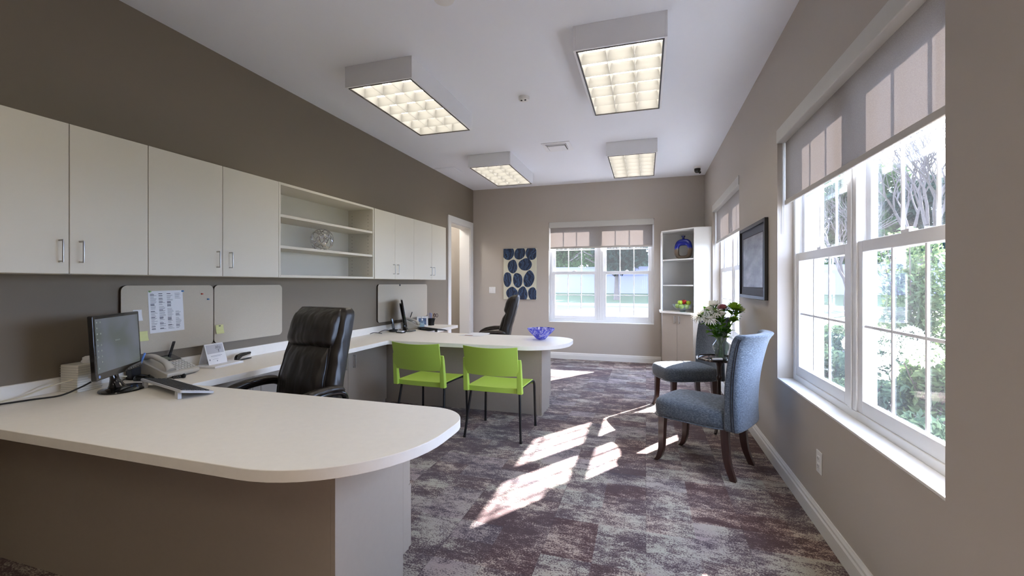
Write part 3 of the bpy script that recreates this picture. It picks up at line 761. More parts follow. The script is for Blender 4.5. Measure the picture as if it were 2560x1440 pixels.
# ------------------------------------------------------------------ green guest chairs
def green_chair(label, loc, rz):
    root = thing('guest_chair', label, 'chair', loc, rz, 'green guest chairs at the far desk')
    hw = .238
    # seat shell : u across, v front->rear
    def seat(u, v, off):
        x = (2*u-1)*(hw-.0); y = .235-.455*v
        z = .452 - .012*math.sin(PI*v)*(1-(2*u-1)**2) 
        if v < .14: z -= .045*(1-v/.14)**2; y -= .0
        return (x, y, z-off)
    s_ = MB().sheet(14, 18, lambda u, v: seat(u, v, 0), lambda u, v: seat(u, v, .012))
    # rear lip under the seat
    s_.sheet(14, 3, lambda u, v: ((2*u-1)*hw, -.222-.012*(1-(2*u-1)**2), .452-.045*v), lambda u, v: ((2*u-1)*hw, -.208-.012*(1-(2*u-1)**2), .452-.045*v))
    obj('seat', s_, M['green'], root, smooth=50, bevel=.002)
    def back(u, v, off):
        s = 2*u-1; z = .562+.236*v
        hwv = hw+.004-.006*v+.008*v*v
        y = -.243-.055*v-.035*(1-s*s)*(.6+.4*v)
        zt = z + (.012*s*s if v > .5 else 0)*v - (.008*(1-s*s))*(1-v)
        return (s*hwv, y-off, zt)
    b = MB().sheet(18, 10, lambda u, v: back(u, v, 0), lambda u, v: back(u, v, .011))
    obj('backrest', b, M['green'], root, smooth=50, bevel=.002)
    for sx in (-1, 1):
        rs = []
        for i in range(13):
            k = i/12; z = .408+.292*k
            y = -.232-.028*k; d = .030*(1-.35*k); w = .023*(1-.2*k)
            if k > .85: d *= 1-(k-.85)*3
            x = sx*(hw+.006-.0*k)
            rs.append([(x-w, y-d*.55, z), (x+w, y-d*.55, z), (x+w, y+d, z), (x-w, y+d, z)])
        obj('upright', MB().rings(rs), M['green'], root, smooth=50, bevel=.005)
    for sx in (-1, 1):
        fr = MB().tube(smoothpath([(sx*.215,-.20,.425),(sx*.222,0,.43),(sx*.228,.15,.43)], 3), .0105, 10)
        f = obj('seat_rail', fr, M['blackm'], root, smooth=60)
        obj('leg', MB().tube(smoothpath([(sx*.228,.15,.43),(sx*.235,.205,.428),(sx*.243,.228,.40),(sx*.246,.232,.3),(sx*.252,.240,.012)], 4), .0108, 10), M['blackm'], root, smooth=60)
        obj('leg', MB().tube([(sx*.222,-.17,.425),(sx*.256,-.245,.012)], .0108, 10), M['blackm'], root, smooth=60)
        for py in (.240, -.245): obj('foot_glide', MB().cyl((sx*(.252 if py > 0 else .256), py, 0), (sx*(.252 if py > 0 else .256), py, .02), .0125, n=12), M['blackp'], root, smooth=50)
    obj('cross_bar', MB().cyl((-.215,-.12,.425),(.215,-.12,.425), .009).cyl((-.225,.14,.428),(.225,.14,.428), .009), M['blackm'], root, smooth=60)
    return root
gc = green_chair('lime green plastic guest chair on the right, nearer the rounded desk end', (-1.25, 3.745, 0), R(-1))
dup(gc, (-1.955, 3.765, 0), R(-3), 'lime green plastic guest chair on the left, next to the base cabinets')

# ------------------------------------------------------------------ upholstered accent chairs
def accent_chair(label, loc, rz):
    root = thing('accent_chair', label, 'chair', loc, rz, 'slate upholstered accent chairs')
    pw = lambda x, e: math.copysign(abs(x)**e, x)
    n = 40
    rs = []
    for z, g, yo in ((.345,.965,0),(.35,.99,0),(.38,1,.002),(.43,1,.004),(.452,.975,.004),(.466,.92,.003),(.474,.80,.0),(.479,.55,0),(.481,.25,0)):
        rs.append([((.255*pw(math.cos(2*PI*k/n), .42)*(1 - .05*(.5-.5*math.sin(2*PI*k/n))))*g, .03+yo+.285*pw(math.sin(2*PI*k/n), .42)*g, z) for k in range(n)])
    st = obj('seat', MB().rings(rs), M['tweed'], root, smooth=70)
    w = [(.2565*pw(math.cos(2*PI*k/48), .42)*(1-.05*(.5-.5*math.sin(2*PI*k/48))), .032+.2865*pw(math.sin(2*PI*k/48), .42), .345) for k in range(48)]
    obj('seat_welt', MB().tube(w+[w[0]], .004, 6), M['tweed'], st, smooth=60)
    # back: concave from side to side, raked, flaring a little outwards at the top
    def bk(u, v, side):
        s = 2*u-1; z = .335+.665*v
        hw = .232+.028*v**2
        rake = -.225-.02*v-.105*v**2.2
        wing = .075*abs(s)**2.2*(.2+.8*v)
        th = .098*(1-.2*v)
        y = rake+wing
        if v > .9: 
            k = (v-.9)/.1; y -= .018*k*k
        ee = (1-abs(s)**10)
        if side: y -= th*(.86+.14*ee) 
        zz = z + (0 if not side else -.006*max(0,(v-.9)/.1))
        return (s*hw, y, zz)
    b = MB().sheet(28, 24, lambda u, v: bk(u, v, 0), lambda u, v: bk(u, v, 1))
    bo = obj('backrest', b, M['tweed'], root, smooth=60, bevel=.016, seg=3)
    for off in (0, .014):
        for sx in (0, 1):
            wl = MB(); pts = []
            for i in range(27):
                v = .01+.95*i/26; p = bk(sx, v, 1); q = bk(sx, v, 0)
                f = .16+off/.075
                pts.append((p[0]+(.001 if sx else -.001), p[1]*(1-f)+q[1]*f, p[2]))
            wl.tube(pts, .0035, 6)
            obj('welt_cord', wl, M['welt'], bo, smooth=60)
    for sx in (-1, 1):
        P = smoothpath([(sx*.205,.235,.35),(sx*.207,.238,.22),(sx*.208,.242,.10),(sx*.210,.262,.03),(sx*.211,.285,.0)], 4)
        n_ = len(P); rs = []
        for i, p in enumerate(P):
            k = i/(n_-1); r = .026*(1-.38*k)
            rs.append([(p.x-r, p.y-r, p.z), (p.x+r, p.y-r, p.z), (p.x+r, p.y+r, p.z), (p.x-r, p.y+r, p.z)])
        obj('leg', MB().rings(rs), M['walnut'], root, bevel=.004)
        P = smoothpath([(sx*.175,-.20,.36),(sx*.178,-.205,.24),(sx*.185,-.222,.11),(sx*.195,-.262,.0)], 4)
        n_ = len(P); rs = []
        for i, p in enumerate(P):
            k = i/(n_-1); r = .025*(1-.3*k)
            rs.append([(p.x-r, p.y-r*1.15, p.z), (p.x+r, p.y-r*1.15, p.z), (p.x+r, p.y+r*1.15, p.z), (p.x-r, p.y+r*1.15, p.z)])
        obj('leg', MB().rings(rs), M['walnut'], root, bevel=.004)
    return root
ac = accent_chair('slate blue upholstered chair nearest the camera by the right wall', (.425, 3.545, 0), R(62))
dup(ac, (.415, 4.99, 0), R(111), 'slate grey upholstered chair beyond the flower table, by the far right window')

# ------------------------------------------------------------------ side table with flowers
TX, TY = .635, 4.34
tb = thing('side_table', 'small round dark pedestal table between the two upholstered chairs', 'table', (TX, TY, 0))
obj('table_top', MB().lathe([(.004,.642),(.17,.642),(.19,.648),(.194,.664),(.188,.667),(.182,.656),(.17,.652),(.004,.652)], 48), mat('dark espresso lacquer', (34,26,24), .16, coat=.5), tb, smooth=40)
obj('pedestal', MB().lathe([(.06,.64),(.03,.62),(.018,.58),(.016,.5),(.024,.49),(.024,.47),(.015,.46),(.017,.30),(.022,.18),(.03,.15),(.03,.12),(.012,.10)], 24), mat('dark bronze', (46,36,32), .3, .5), tb, smooth=50)
for k in range(3):
    a = 2*PI*k/3 - 1.9
    c, s = math.cos(a), math.sin(a)
    obj('leg', MB().tube(smoothpath([(c*.015,s*.015,.15),(c*.06,s*.06,.12),(c*.11,s*.11,.05),(c*.155,s*.155,.014)], 4), [.014]*12+[.012], 8), mat('dark bronze foot', (46,36,32), .3, .5), tb, smooth=60)
VX, VY, VZ = .655, 4.365, .6525
vs = thing('flower_vase', 'clear glass vase holding the bouquet on the small round table', 'vase', (VX, VY, VZ))
vp = [(.045,0),(.048,.004),(.046,.02),(.058,.06),(.072,.10),(.070,.125),(.050,.155),(.038,.175),(.042,.205),(.062,.245),(.066,.252)]
inn = [(max(.001, r-.004), z+.005) for r, z in vp[::-1]]; inn[0] = (.063,.252)
obj('glass_body', MB().lathe(vp+inn, 40), GL, vs, smooth=60)
obj('water', MB().lathe([(.040,.008),(.052,.06),(.066,.10),(.064,.125),(.047,.150),(.001,.150)], 32), glass('water', (232,242,236), .02), vs, smooth=60)
M['stem'] = mat('green stem', (84,128,44), .5)
M['leaf'] = foliage_material('bouquet leaf', (54,104,30), (112,156,48), .3)
M['petalw'] = foliage_material('white petals', (232,228,214), (246,244,236), .3)
M['petalp'] = foliage_material('dusty pink petals', (170,98,104), (196,130,132), .3)
M['petalg'] = foliage_material('lime green petals', (126,172,44), (166,200,70), .3)
M['petalc'] = foliage_material('cream petals', (214,216,176), (236,234,206), .3)
def flower(label, hx, hy, hz, kind, r, seed):
    rnd = random.Random(seed)
    t = thing('cut_flower', label, 'flower', (VX, VY, VZ))
    bx, by = rnd.uniform(-.025,.025), rnd.uniform(-.025,.025)
    neck = Vector((hx*.22, hy*.22, .19))
    P = smoothpath([(bx,by,.012),(bx*.5,by*.5,.1),neck,(hx*.65,hy*.65,hz*.6+.08),(hx,hy,hz)], 5)
    obj('stem', MB().tube(P, .0034, 6), M['stem'], t, smooth=60)
    ax = (Vector((hx,hy,hz))-Vector((hx*.6,hy*.6,hz*.6))).normalized()*.6+Vector((0,0,.5)); ax.normalize()
    q = ax.to_track_quat('Z', 'Y').to_matrix()
    m = MB()
    def petal(az, el, ln, w, curl, r0=0):
        pts = []
        for i in range(5):
            k = i/4; e = el+curl*k
            pts.append((r0+ln*k*math.cos(e), ln*k*math.sin(e)))
        vs_ = []
        for i, (a, z) in enumerate(pts):
            k = i/4; ww = w*math.sin(PI*(.12+.82*k))
            for s in (-1, 0, 1): vs_.append((a, s*ww, z+(.18*ww if s else 0)))
        mt = Matrix.Rotation(az, 3, 'Z')
        vs_ = [tuple(q @ (mt @ Vector(p)) + Vector((hx,hy,hz))) for p in vs_]
        m.add(vs_, [(i*3+j, i*3+j+1, (i+1)*3+j+1, (i+1)*3+j) for i in range(4) for j in range(2)])
    if kind == 'mum':
        for la in range(7):
            for k in range(26-2*la): petal(2*PI*k/(26-2*la)+la*.3, -.25+la*.24+rnd.uniform(-.06,.06), r*(1-.05*la), r*.10, .25)
    elif kind == 'spider':
        for la in range(4):
            for k in range(14): petal(2*PI*k/14+la*.21, -.35+la*.36+rnd.uniform(-.1,.1), r*rnd.uniform(.85,1.1), r*.10, -.35)
    else:
        for la in range(5):
            for k in range(7): petal(2*PI*k/7+la*.5, .05+la*.28, r*(1-.1*la), r*.34, .55)
    obj('bloom', m, M[{'w':'petalw','p':'petalp','g':'petalg','c':'petalc'}[label_col(label)]], t, smooth=90, recalc=False)
    lf = MB()
    for k in range(18):
        i = rnd.randint(int(len(P)*.5), len(P)-2); p = P[i]; az = rnd.uniform(0, 2*PI); ln = rnd.uniform(.06,.10)
        d = Vector((math.cos(az)+hx*5, math.sin(az)+hy*5, rnd.uniform(.7,1.9))).normalized(); sd_ = d.cross(Vector((0,0,1))).normalized()
        vs_ = []
        for j in range(5):
            kk = j/4; w_ = .021*math.sin(PI*(.05+.93*kk)); c = p+d*ln*kk+Vector((0,0,-.03*kk*kk))
            vs_ += [c-sd_*w_, c+Vector((0,0,-.003)), c+sd_*w_]
        lf.add([tuple(x) for x in vs_], [(j*3+a, j*3+a+1, (j+1)*3+a+1, (j+1)*3+a) for j in range(4) for a in range(2)])
    obj('leaves', lf, M['leaf'], t, smooth=90, recalc=False)
def label_col(l):
    return 'p' if 'pink' in l else 'g' if 'lime' in l else 'c' if 'cream' in l else 'w'
flower('white spiky flower drooping at the far left of the bouquet', -.185, -.06, .385, 'spider', .085, 1)
flower('white spiky flower high at the left of the bouquet', -.125, -.03, .44, 'spider', .085, 2)
flower('white spiky flower low in front on the left of the bouquet', -.105, -.10, .365, 'spider', .075, 3)
flower('white full flower at the top left centre of the bouquet', -.06, .03, .475, 'rose', .075, 4)
flower('dusty pink flower at the top centre of the bouquet', .015, .0, .455, 'mum', .06, 5)
flower('large lime green chrysanthemum at the top right of the bouquet', .105, -.02, .455, 'mum', .088, 6)
flower('cream flower at the right edge of the bouquet', .16, .045, .43, 'rose', .062, 7)
flower('white full flower leaning out between the spiky blooms on the left', -.10, .04, .43, 'rose', .06, 11)
flower('white spiky flower in the middle front of the bouquet', -.045, -.06, .425, 'spider', .07, 12)
flower('white full flower at the back of the bouquet', .02, .09, .44, 'rose', .065, 8)
flower('small lime green flower low at the right of the bouquet', .10, -.06, .36, 'mum', .05, 9)
flower('small white flower low in the centre of the bouquet', -.005, -.075, .40, 'rose', .05, 10)
ch_ = thing('card_holder', 'dark card holder with white cards on the small round table', 'card holder', (.60, 4.235, .6525), R(15))
obj('holder', MB().box(-.05,-.028,0,.05,.028,.008).box(-.05,.0,.008,.05,.006,.028), M['gloss'], ch_, bevel=.002)
obj('cards', MB().box(-.044,-.022,.009,.044,-.002,.024), M['paper'], ch_)

# ------------------------------------------------------------------ near desk things
ZD = DT+.0005
def monitor(label, loc, rz, W, H, z0, tilt, on):
    root = thing('computer_monitor', label, 'monitor', loc, rz, 'black desktop monitors')
    rt = Matrix.Translation((0,.0,z0)) @ Matrix.Rotation(R(tilt), 4, 'X') @ Matrix.Translation((0,0,-z0))
    pl_ = roundpoly([(-W/2,z0,.006),(W/2,z0,.006),(W/2,z0+H,.006),(-W/2,z0+H,.006)], 3)
    m = MB().prism(pl_, 0, .022); m.fn(lambda x, y, z: (x, z-.022, y)); m.xf(rt)
    p = obj('panel', m, M['gloss'], root, bevel=.003)
    m = MB().box(-W/2+.05, -.045, z0+.04, W/2-.05, -.02, z0+H-.05).xf(rt); obj('rear_cover', m, M['blackp'], p, bevel=.012)
    m = MB().box(-W/2+.018, -.001, z0+.036, W/2-.018, .0012, z0+H-.018).xf(rt); obj('screen', m, on, p)
    m = MB().lathe([(.008,0),(.008,.0006),(.001,.0007)], 16, (0,0,0)).fn(lambda x, y, z: (W/2-.03+x, z+.0003, z0+.018+y)).xf(rt); obj('logo', m, mat('monitor badge', (150,170,220), .3), p)
    m = MB()
    for k in range(5): m.box(-W/2+.04+.025*k, 0, z0+.008, -W/2+.052+.025*k, .002, z0+.012)
    obj('buttons', m.xf(rt), M['metal'], p)
    rs = []
    for z, w, d, y in ((.008,.055,.05,-.01),(.03,.034,.034,-.02),(.06,.026,.02,-.03),(.10,.03,.014,-.034),(z0+.06,.035,.012,-.036)):
        rs.append([(w*math.cos(2*PI*k/20), y+d*math.sin(2*PI*k/20), z) for k in range(20)])
    obj('neck', MB().rings(rs), M['gloss'], root, smooth=60)
    m = MB().lathe([(.125,0),(.13,.004),(.128,.009),(.11,.013),(.05,.02),(.004,.021)], 48); m.fn(lambda x, y, z: (x, y*.78+.01, z)); obj('stand_base', m, M['gloss'], root, smooth=50)
    return root
t = NT('lit desktop screen'); co = t.coords()
t.b.inputs['Base Color'].default_value = lin((20,22,22)); t.b.inputs['Roughness'].default_value = .25
c = t.ramp(t.noise(co, 5, 2), [(.4, lin((58,63,62))), (.6, lin((68,72,80)))]); t.l(c, t.b.inputs['Emission Color']); t.b.inputs['Emission Strength'].default_value = .75
M['screen'] = t.m
mn = monitor('black flat monitor with dim grey screen on the nearest desk at left', (-2.83, 1.70, ZD), R(-56), .45, .338, .092, 3, M['screen'])
ic = MB(); rnd = random.Random(3)
for c_ in range(2):
    for r_ in range(9):
        if rnd.random() < .75: ic.box(.20-c_*.03-.010, .0014, .39-r_*.03, .20-c_*.03, .0018, .39-r_*.03+.008)
for k in range(4): ic.box(.03-.012*k, .0014, .28, .036-.012*k, .0018, .287)
rt = Matrix.Translation((0,0,.095)) @ Matrix.Rotation(R(3), 4, 'X') @ Matrix.Translation((0,0,-.095))
scr = [c for c in mn.children if c.name.startswith('panel')][0]
obj('desktop_icons', ic.xf(rt), mat('icon glow', (50,54,52), .5, emit=((84,90,88), .7)), scr)

def keyboard(label, loc, rz, body, keys, W=.46, Dp=.15, lift=.026):
    root = thing('keyboard', label, 'keyboard', loc, rz)
    a = math.atan2(lift, Dp)
    rt = Matrix.Translation((0,Dp/2,.004)) @ Matrix.Rotation(-a, 4, 'X') @ Matrix.Translation((0,-Dp/2,0))
    p = roundpoly([(-W/2,-Dp/2,.012),(W/2,-Dp/2,.012),(W/2,Dp/2,.012),(-W/2,Dp/2,.012)], 4)
    b = obj('keyboard_body', MB().prism(p, 0, .012).xf(rt), body, root, bevel=.002)
    k_ = MB()
    for r in range(6):
        y = Dp/2-.022-r*(Dp-.036)/5.6; x = -W/2+.012
        while x < W/2-.02:
            w = .016 if not (r == 0 and -.09 < x < .02) else .016
            if r == 0 and abs(x+.045) < .009: w = .10
            if x+w > W/2-.008: break
            k_.box(x, y-.014, .012, x+w, y, .0165); x += w+.0028
    obj('keys', k_.xf(rt), keys, root)
    ft = MB()
    for sx in (-1, 1): ft.box(sx*(W/2-.05)-.018, -Dp/2+.004, .0, sx*(W/2-.05)+.018, -Dp/2+.022, lift+.002)
    obj('feet', ft, body, root, bevel=.002)
keyboard('silver grey keyboard with black keys on the nearest desk, propped on feet', (-2.515, 1.775, ZD), R(-15.5), mat('silver grey plastic', (196,196,200), .4), mat('black keycaps', (44,44,46), .5), .54, .16, .035)
def mouse(label, loc, rz):
    root = thing('computer_mouse', label, 'mouse', loc, rz)
    m = MB().sq((0,0,0), (.032,.058,.036), .8, .75, 28, 14); m.fn(lambda x, y, z: (x, y, max(0, z*(1-.25*(y/.058)))))
    obj('shell', m, M['gloss'], root, smooth=80)
    obj('wheel', MB().cyl((-.003,.03,.029),(.003,.03,.029), .007, n=14), M['blackp'], root, smooth=50)
mouse('glossy black mouse on the worktop between monitor and phone', (-2.965, 1.905, ZD), R(-70))
def desk_phone(label, loc, rz, s=1):
    root = thing('desk_phone', label, 'telephone', loc, rz, 'grey desk phones')
    W, Dp = .20, .20
    side = [(Dp/2,.012),(Dp/2,.03),(-Dp/2,.105),(-Dp/2-.01,.10),(-Dp/2,.0),(Dp/2-.03,0)]
    m = MB().rings([[(x, y, z) for y, z in side] for x in (-W/2, W/2)]); b = obj('phone_body', m, M['phone'], root, bevel=.006)
    sl = math.atan2(.075, Dp); rt = Matrix.Translation((0,Dp/2,.03)) @ Matrix.Rotation(-sl, 4, 'X')
    obj('display_bezel', MB().box(-.035,-.205,.001,W/2-.006,-.135,.004).xf(rt), M['gloss'], root, bevel=.002)
    obj('display', MB().box(-.025,-.185,.004,.045,-.145,.0045).xf(rt), mat('lcd grey green', (112,118,104), .3), root)
    k = MB()
    for r in range(5):
        for c in range(7): k.box(-.032+c*.018,-.118+r*.021,.001,-.019+c*.018,-.106+r*.021,.006)
    obj('keypad', k.xf(rt), mat('phone keys', (206,204,198), .5), root)
    P = smoothpath([(-.068,.03-.05,.012),(-.068,-.06,.034),(-.068,-.11,.038),(-.068,-.16,.034),(-.068,-.205,.012)], 4)
    n = len(P); hs = MB().tube(P, [.026-.007*math.sin(PI*i/(n-1)) for i in range(n)], 14, flat=.62).xf(rt)
    obj('handset', hs, M['phone'], root, smooth=70)
    an = MB().box(W/2-.026,-.212,.0,W/2-.010,-.205,.085).xf(rt)
    obj('antenna', an, M['blackp'], root, bevel=.002)
    cpts = []
    for i in range(120):
        kk = i/119; a = kk*2*PI*22
        bx, by = -.09+.02*math.sin(kk*6)+.08*kk, Dp/2+.02+.03*math.sin(kk*PI)
        cpts.append((bx, by+.008*math.cos(a), .010+.008*math.sin(a)))
    obj('coiled_cord', MB().tube(cpts, .0022, 5), M['blackp'], root, smooth=60)
    for o_ in root.children: o_.data.transform(Matrix.Diagonal((-1,1,1,1))); o_.data.flip_normals()
    return root
M['phone'] = mat('warm grey phone plastic', (186,180,168), .4)
dp = desk_phone('grey desk phone with handset on the near worktop below the tackboard', (-2.965, 2.058, ZD), R(-84))
dp.scale = (1.13,)*3
ph = thing('pen_holder', 'black pen holder behind the near monitor', 'pen holder', (-3.06, 1.905, ZD))
m = MB()
for (x0,y0,x1,y1) in ((-.026,-.026,-.022,.026),(.022,-.026,.026,.026),(-.022,-.026,.022,-.022),(-.022,.022,.022,.026)): m.box(x0,y0,0,x1,y1,.10)
m.box(-.022,-.022,0,.022,.022,.004); obj('cup', m, M['blackp'], ph, bevel=.001)
M['bluepen'] = mat('light blue pen', (110,150,220), .3)
def pen(label, base, tip, m_, r=.004, grp=None):
    t = thing('pen', label, 'pen', base, 0, grp)
    d = Vector(tip)-Vector(base)
    obj('barrel', MB().tube([(0,0,0), tuple(d*.78)], r, 10), m_, t, smooth=60)
    obj('cap', MB().tube([tuple(d*.78), tuple(d)], [r*1.25, r*1.05], 10), m_, t, smooth=60)
pen('light blue pen leaning in the black holder, nearer the monitor', (-3.062, 1.90, ZD+.005), (-3.04, 1.905, ZD+.155), M['bluepen'], .0055)
pen('light blue pen leaning in the black holder, nearer the phone', (-3.058, 1.912, ZD+.005), (-3.02, 1.945, ZD+.16), M['bluepen'], .0055)
np_ = thing('notepad', 'white notepad lying on the worktop in front of the desk calendar', 'notepad', (-2.985, 2.42, ZD), R(8))
obj('pages', MB().box(-.085,-.13,0,.085,.13,.014), M['paper'], np_, bevel=.001)
obj('cover_line', MB().box(-.0855,-.1305,.004,.0855,.1305,.0055), mat('notepad card', (190,186,178), .7), np_)
dc = thing('desk_calendar', 'white tent desk calendar with a grey tree picture standing on the notepad', 'calendar', (-3.02, 2.40, ZD+.0145), R(-85))
cw, chh, cd = .155, .145, .045
m = MB().sheet(1,1, lambda u, v: ((u-.5)*cw, cd*(1-v), chh*v), lambda u, v: ((u-.5)*cw, cd*(1-v)-.002, chh*v))
m.sheet(1,1, lambda u, v: ((u-.5)*cw, -cd*(1-v)-.002, chh*v), lambda u, v: ((u-.5)*cw, -cd*(1-v), chh*v))
obj('tent', m, M['paper'], dc)
P_ = lambda u, v, e=.0008: (-(u-.5)*cw, cd*(1-v)+e, chh*v+e*.3)
obj('picture', MB().sheet(1,1, lambda u, v: P_(.06+.88*u, .52+.42*v), lambda u, v: P_(.06+.88*u, .52+.42*v, .0004)), mat('pale grey print', (196,196,202), .7), dc)
m = MB(); rnd = random.Random(8)
m.sheet(1,1, lambda u, v: P_(.655+.03*u, .56+.14*v, .0014), lambda u, v: P_(.655+.03*u, .56+.14*v, .001))
for k in range(70):
    a, r_ = rnd.uniform(0, 2*PI), math.sqrt(rnd.random()); cu, cv_ = .67+.16*r_*math.cos(a), .77+.12*r_*math.sin(a); s = rnd.uniform(.01,.022)
    m.sheet(1,1, lambda u, v: P_(cu+s*(u-.5), cv_+s*(v-.5), .0014), lambda u, v: P_(cu+s*(u-.5), cv_+s*(v-.5), .001))
obj('tree_print', m, mat('grey tree print', (118,118,126), .7), dc)
m = MB()
for (u0,v0,u1,v1) in ((.08,.2,.13,.27),(.45,.12,.5,.17),(.2,.4,.8,.415),(.2,.36,.7,.37),(.25,.24,.55,.25)):
    m.sheet(1,1, lambda u, v: P_(u0+(u1-u0)*u, v0+(v1-v0)*v, .0014), lambda u, v: P_(u0+(u1-u0)*u, v0+(v1-v0)*v, .001))
obj('small_print', m, mat('grey small print', (150,150,160), .7), dc)
sp_ = thing('stapler', 'black stapler on the worktop right of the desk calendar', 'stapler', (-3.02, 2.645, ZD), R(8))
obj('stapler_base', MB().box(-.018,-.07,0,.018,.07,.008), M['blackp'], sp_, bevel=.003)
obj('magazine', MB().box(-.011,-.045,.0,.011,.066,.012).xf(Matrix.Translation((0,-.045,.014)) @ Matrix.Rotation(R(6),4,'X') @ Matrix.Translation((0,.045,0))), M['chrome'], sp_, bevel=.001)
rs = []
for y, z0, z1 in ((-.075,.004,.03),(-.06,.006,.046),(-.02,.028,.054),(.04,.036,.056),(.07,.038,.054)):
    rs.append([(-.015,y,z0),(.015,y,z0),(.013,y,z1),(-.013,y,z1)])
obj('stapler_arm', MB().rings(rs), M['gloss'], sp_, bevel=.004)
tbx = thing('ribbed_box', 'white ribbed box behind the near monitor at the left edge', 'box', (-3.035, 1.63, ZD), R(6))
m = MB().box(-.06,-.06,0,.06,.06,.15)
obj('box_body', m, mat('off white card box', (226,222,212), .6), tbx, bevel=.004)
m = MB()
for k in range(10): m.box(-.0615,-.0615,.012+k*.0135,.0615,.0615,.0145+k*.0135)
obj('ribs', m, mat('grey rib line', (196,192,184), .6), tbx)
obj('tissue', MB().sq((.02,.02,.16), (.03,.025,.03), 1, 1, 12, 8).fn(lambda x, y, z: (x+.006*math.sin(z*300), y+.006*math.cos(x*400), max(z,.151))), M['paper'], tbx, smooth=60)
def cable(label, pts, r, m_):
    return tag(obj('cable', MB().tube(smoothpath(pts, 8), r, 8), m_, smooth=60), label, 'cable')
cable('black monitor cable trailing left across the nearest desk', [(-2.90,1.60,ZD+.06),(-2.93,1.57,ZD+.035),(-2.96,1.50,ZD+.006),(-3.0,1.40,ZD+.005),(-3.05,1.25,ZD+.005)], .0045, M['blackp'])
cable('cream cable looping past the white ribbed box', [(-2.93,1.79,ZD+.05),(-2.98,1.62,ZD+.075),(-3.04,1.50,ZD+.05),(-3.07,1.38,ZD+.012),(-3.08,1.2,ZD+.006)], .004, mat('cream cable', (216,206,180), .5))
cable('thin black mouse cord on the worktop behind the mouse', [(-3.02,1.985,ZD+.01),(-3.06,1.96,ZD+.006),(-3.085,1.88,ZD+.005),(-3.05,1.84,ZD+.005)], .0022, M['blackp'])

# ------------------------------------------------------------------ far desk things
mf = monitor('black monitor seen edge on at the far desk corner', (-2.87, 4.84, ZD), R(-58), .48, .33, .075, 10, M['blackp'])
keyboard('black keyboard on the far desk in front of the edge on monitor', (-2.60, 4.99, ZD), R(-28), M['blackp'], mat('dark keys', (50,50,52), .5), .46, .15, .02)
dup(dp, (-2.965, 5.195, ZD), R(-84), 'grey desk phone beside the white picture frame on the far worktop')
hc = thing('cordless_handset', 'black cordless handset standing in its base left of the far monitor', 'telephone', (-2.985, 4.72, ZD), R(-40))
obj('charging_base', MB().sq((0,0,.012), (.05,.055,.018), .6, .8, 24, 10).fn(lambda x, y, z: (x, y, max(0,z))), M['blackp'], hc, smooth=60)
obj('handset', MB().rings([[(x*w, y0+y*d, z) for x, y in ((-1,-1),(1,-1),(1,1),(-1,1))] for z, w, d, y0 in ((.02,.022,.012,0),(.06,.024,.013,-.006),(.12,.021,.012,-.016),(.165,.018,.010,-.024))]), M['gloss'], hc, bevel=.005)
obj('keypad', MB().box(-.014,.007,.05,.014,.009,.10).fn(lambda x, y, z: (x, y-(z-.05)*.12+.0005, z)), M['metal'], hc)
cable('tangle of black cables behind the far desk cordless handset', [(-3.0,4.70,ZD+.01),(-3.03,4.6,ZD+.03),(-3.05,4.5,ZD+.008),(-2.98,4.46,ZD+.008),(-3.04,4.40,ZD+.02),(-3.07,4.36,ZD+.01)], .004, M['blackp'])
cc2 = thing('card_tray', 'black card tray with white cards in front of the far monitor', 'card holder', (-2.83, 4.63, ZD), R(-20))
obj('tray', MB().box(-.055,-.03,0,.055,.03,.012).box(-.055,.022,.012,.055,.03,.035), M['gloss'], cc2, bevel=.003)
obj('cards', MB().box(-.045,-.02,.0125,.045,.02,.026), M['paper'], cc2)
pfr = thing('photo_frame', 'small white photo frame standing on the far worktop', 'picture frame', (-2.95, 5.385, ZD), R(-118+180-90+6))
rt = Matrix.Rotation(R(-12), 4, 'X')
m = MB().box(-.075,-.006,0,-.052,.006,.14).box(.052,-.006,0,.075,.006,.14).box(-.052,-.006,0,.052,.006,.024).box(-.052,-.006,.116,.052,.006,.14)
pfr.rotation_euler = (0,0,R(-148))
obj('frame', m.xf(Matrix.Rotation(R(12),4,'X') if False else Matrix.Rotation(R(10),4,'X')).fn(lambda x,y,z:(x,y,z+.001)), M['white'], pfr, bevel=.002)
obj('picture', MB().box(-.052,-.001,.024,.052,.003,.116).xf(Matrix.Rotation(R(10),4,'X')), mat('blue group photo', (84,104,136), .4, vary=.8, vscale=25), pfr)
obj('back_stand', MB().box(-.015,-.05,.0,.015,-.044,.10).xf(Matrix.Rotation(R(-12),4,'X')).fn(lambda x,y,z:(x,y,max(0,z))), M['blackp'], pfr)
hs = thing('hand_sanitizer', 'clear pump bottle of sanitizer in front of the white photo frame', 'bottle', (-2.80, 5.10, ZD))
obj('bottle', MB().lathe([(.026,0),(.03,.004),(.03,.085),(.022,.10),(.011,.108),(.011,.115)], 24), glass('sanitizer gel', (214,232,240), .18), hs, smooth=60)
obj('pump', MB().lathe([(.013,.112),(.013,.128),(.005,.13),(.005,.15),(.012,.152),(.012,.16),(.003,.162)], 16).box(-.004,0,.152,.004,.04,.16), M['white'], hs, smooth=50)
pc = thing('pen_cup', 'black mesh pen cup at the far end of the worktop', 'pen holder', (-2.93, 5.60, ZD))
m = MB().lathe([(.045,0),(.048,.0),(.05,.10),(.047,.10),(.044,.004),(.001,.004)], 6); obj('cup', m, M['blackp'], pc)
obj('side_cup', MB().lathe([(.022,0),(.024,.075),(.022,.075),(.02,.004),(.001,.004)], 12, (-.06,-.05,0)), M['blackp'], pc)
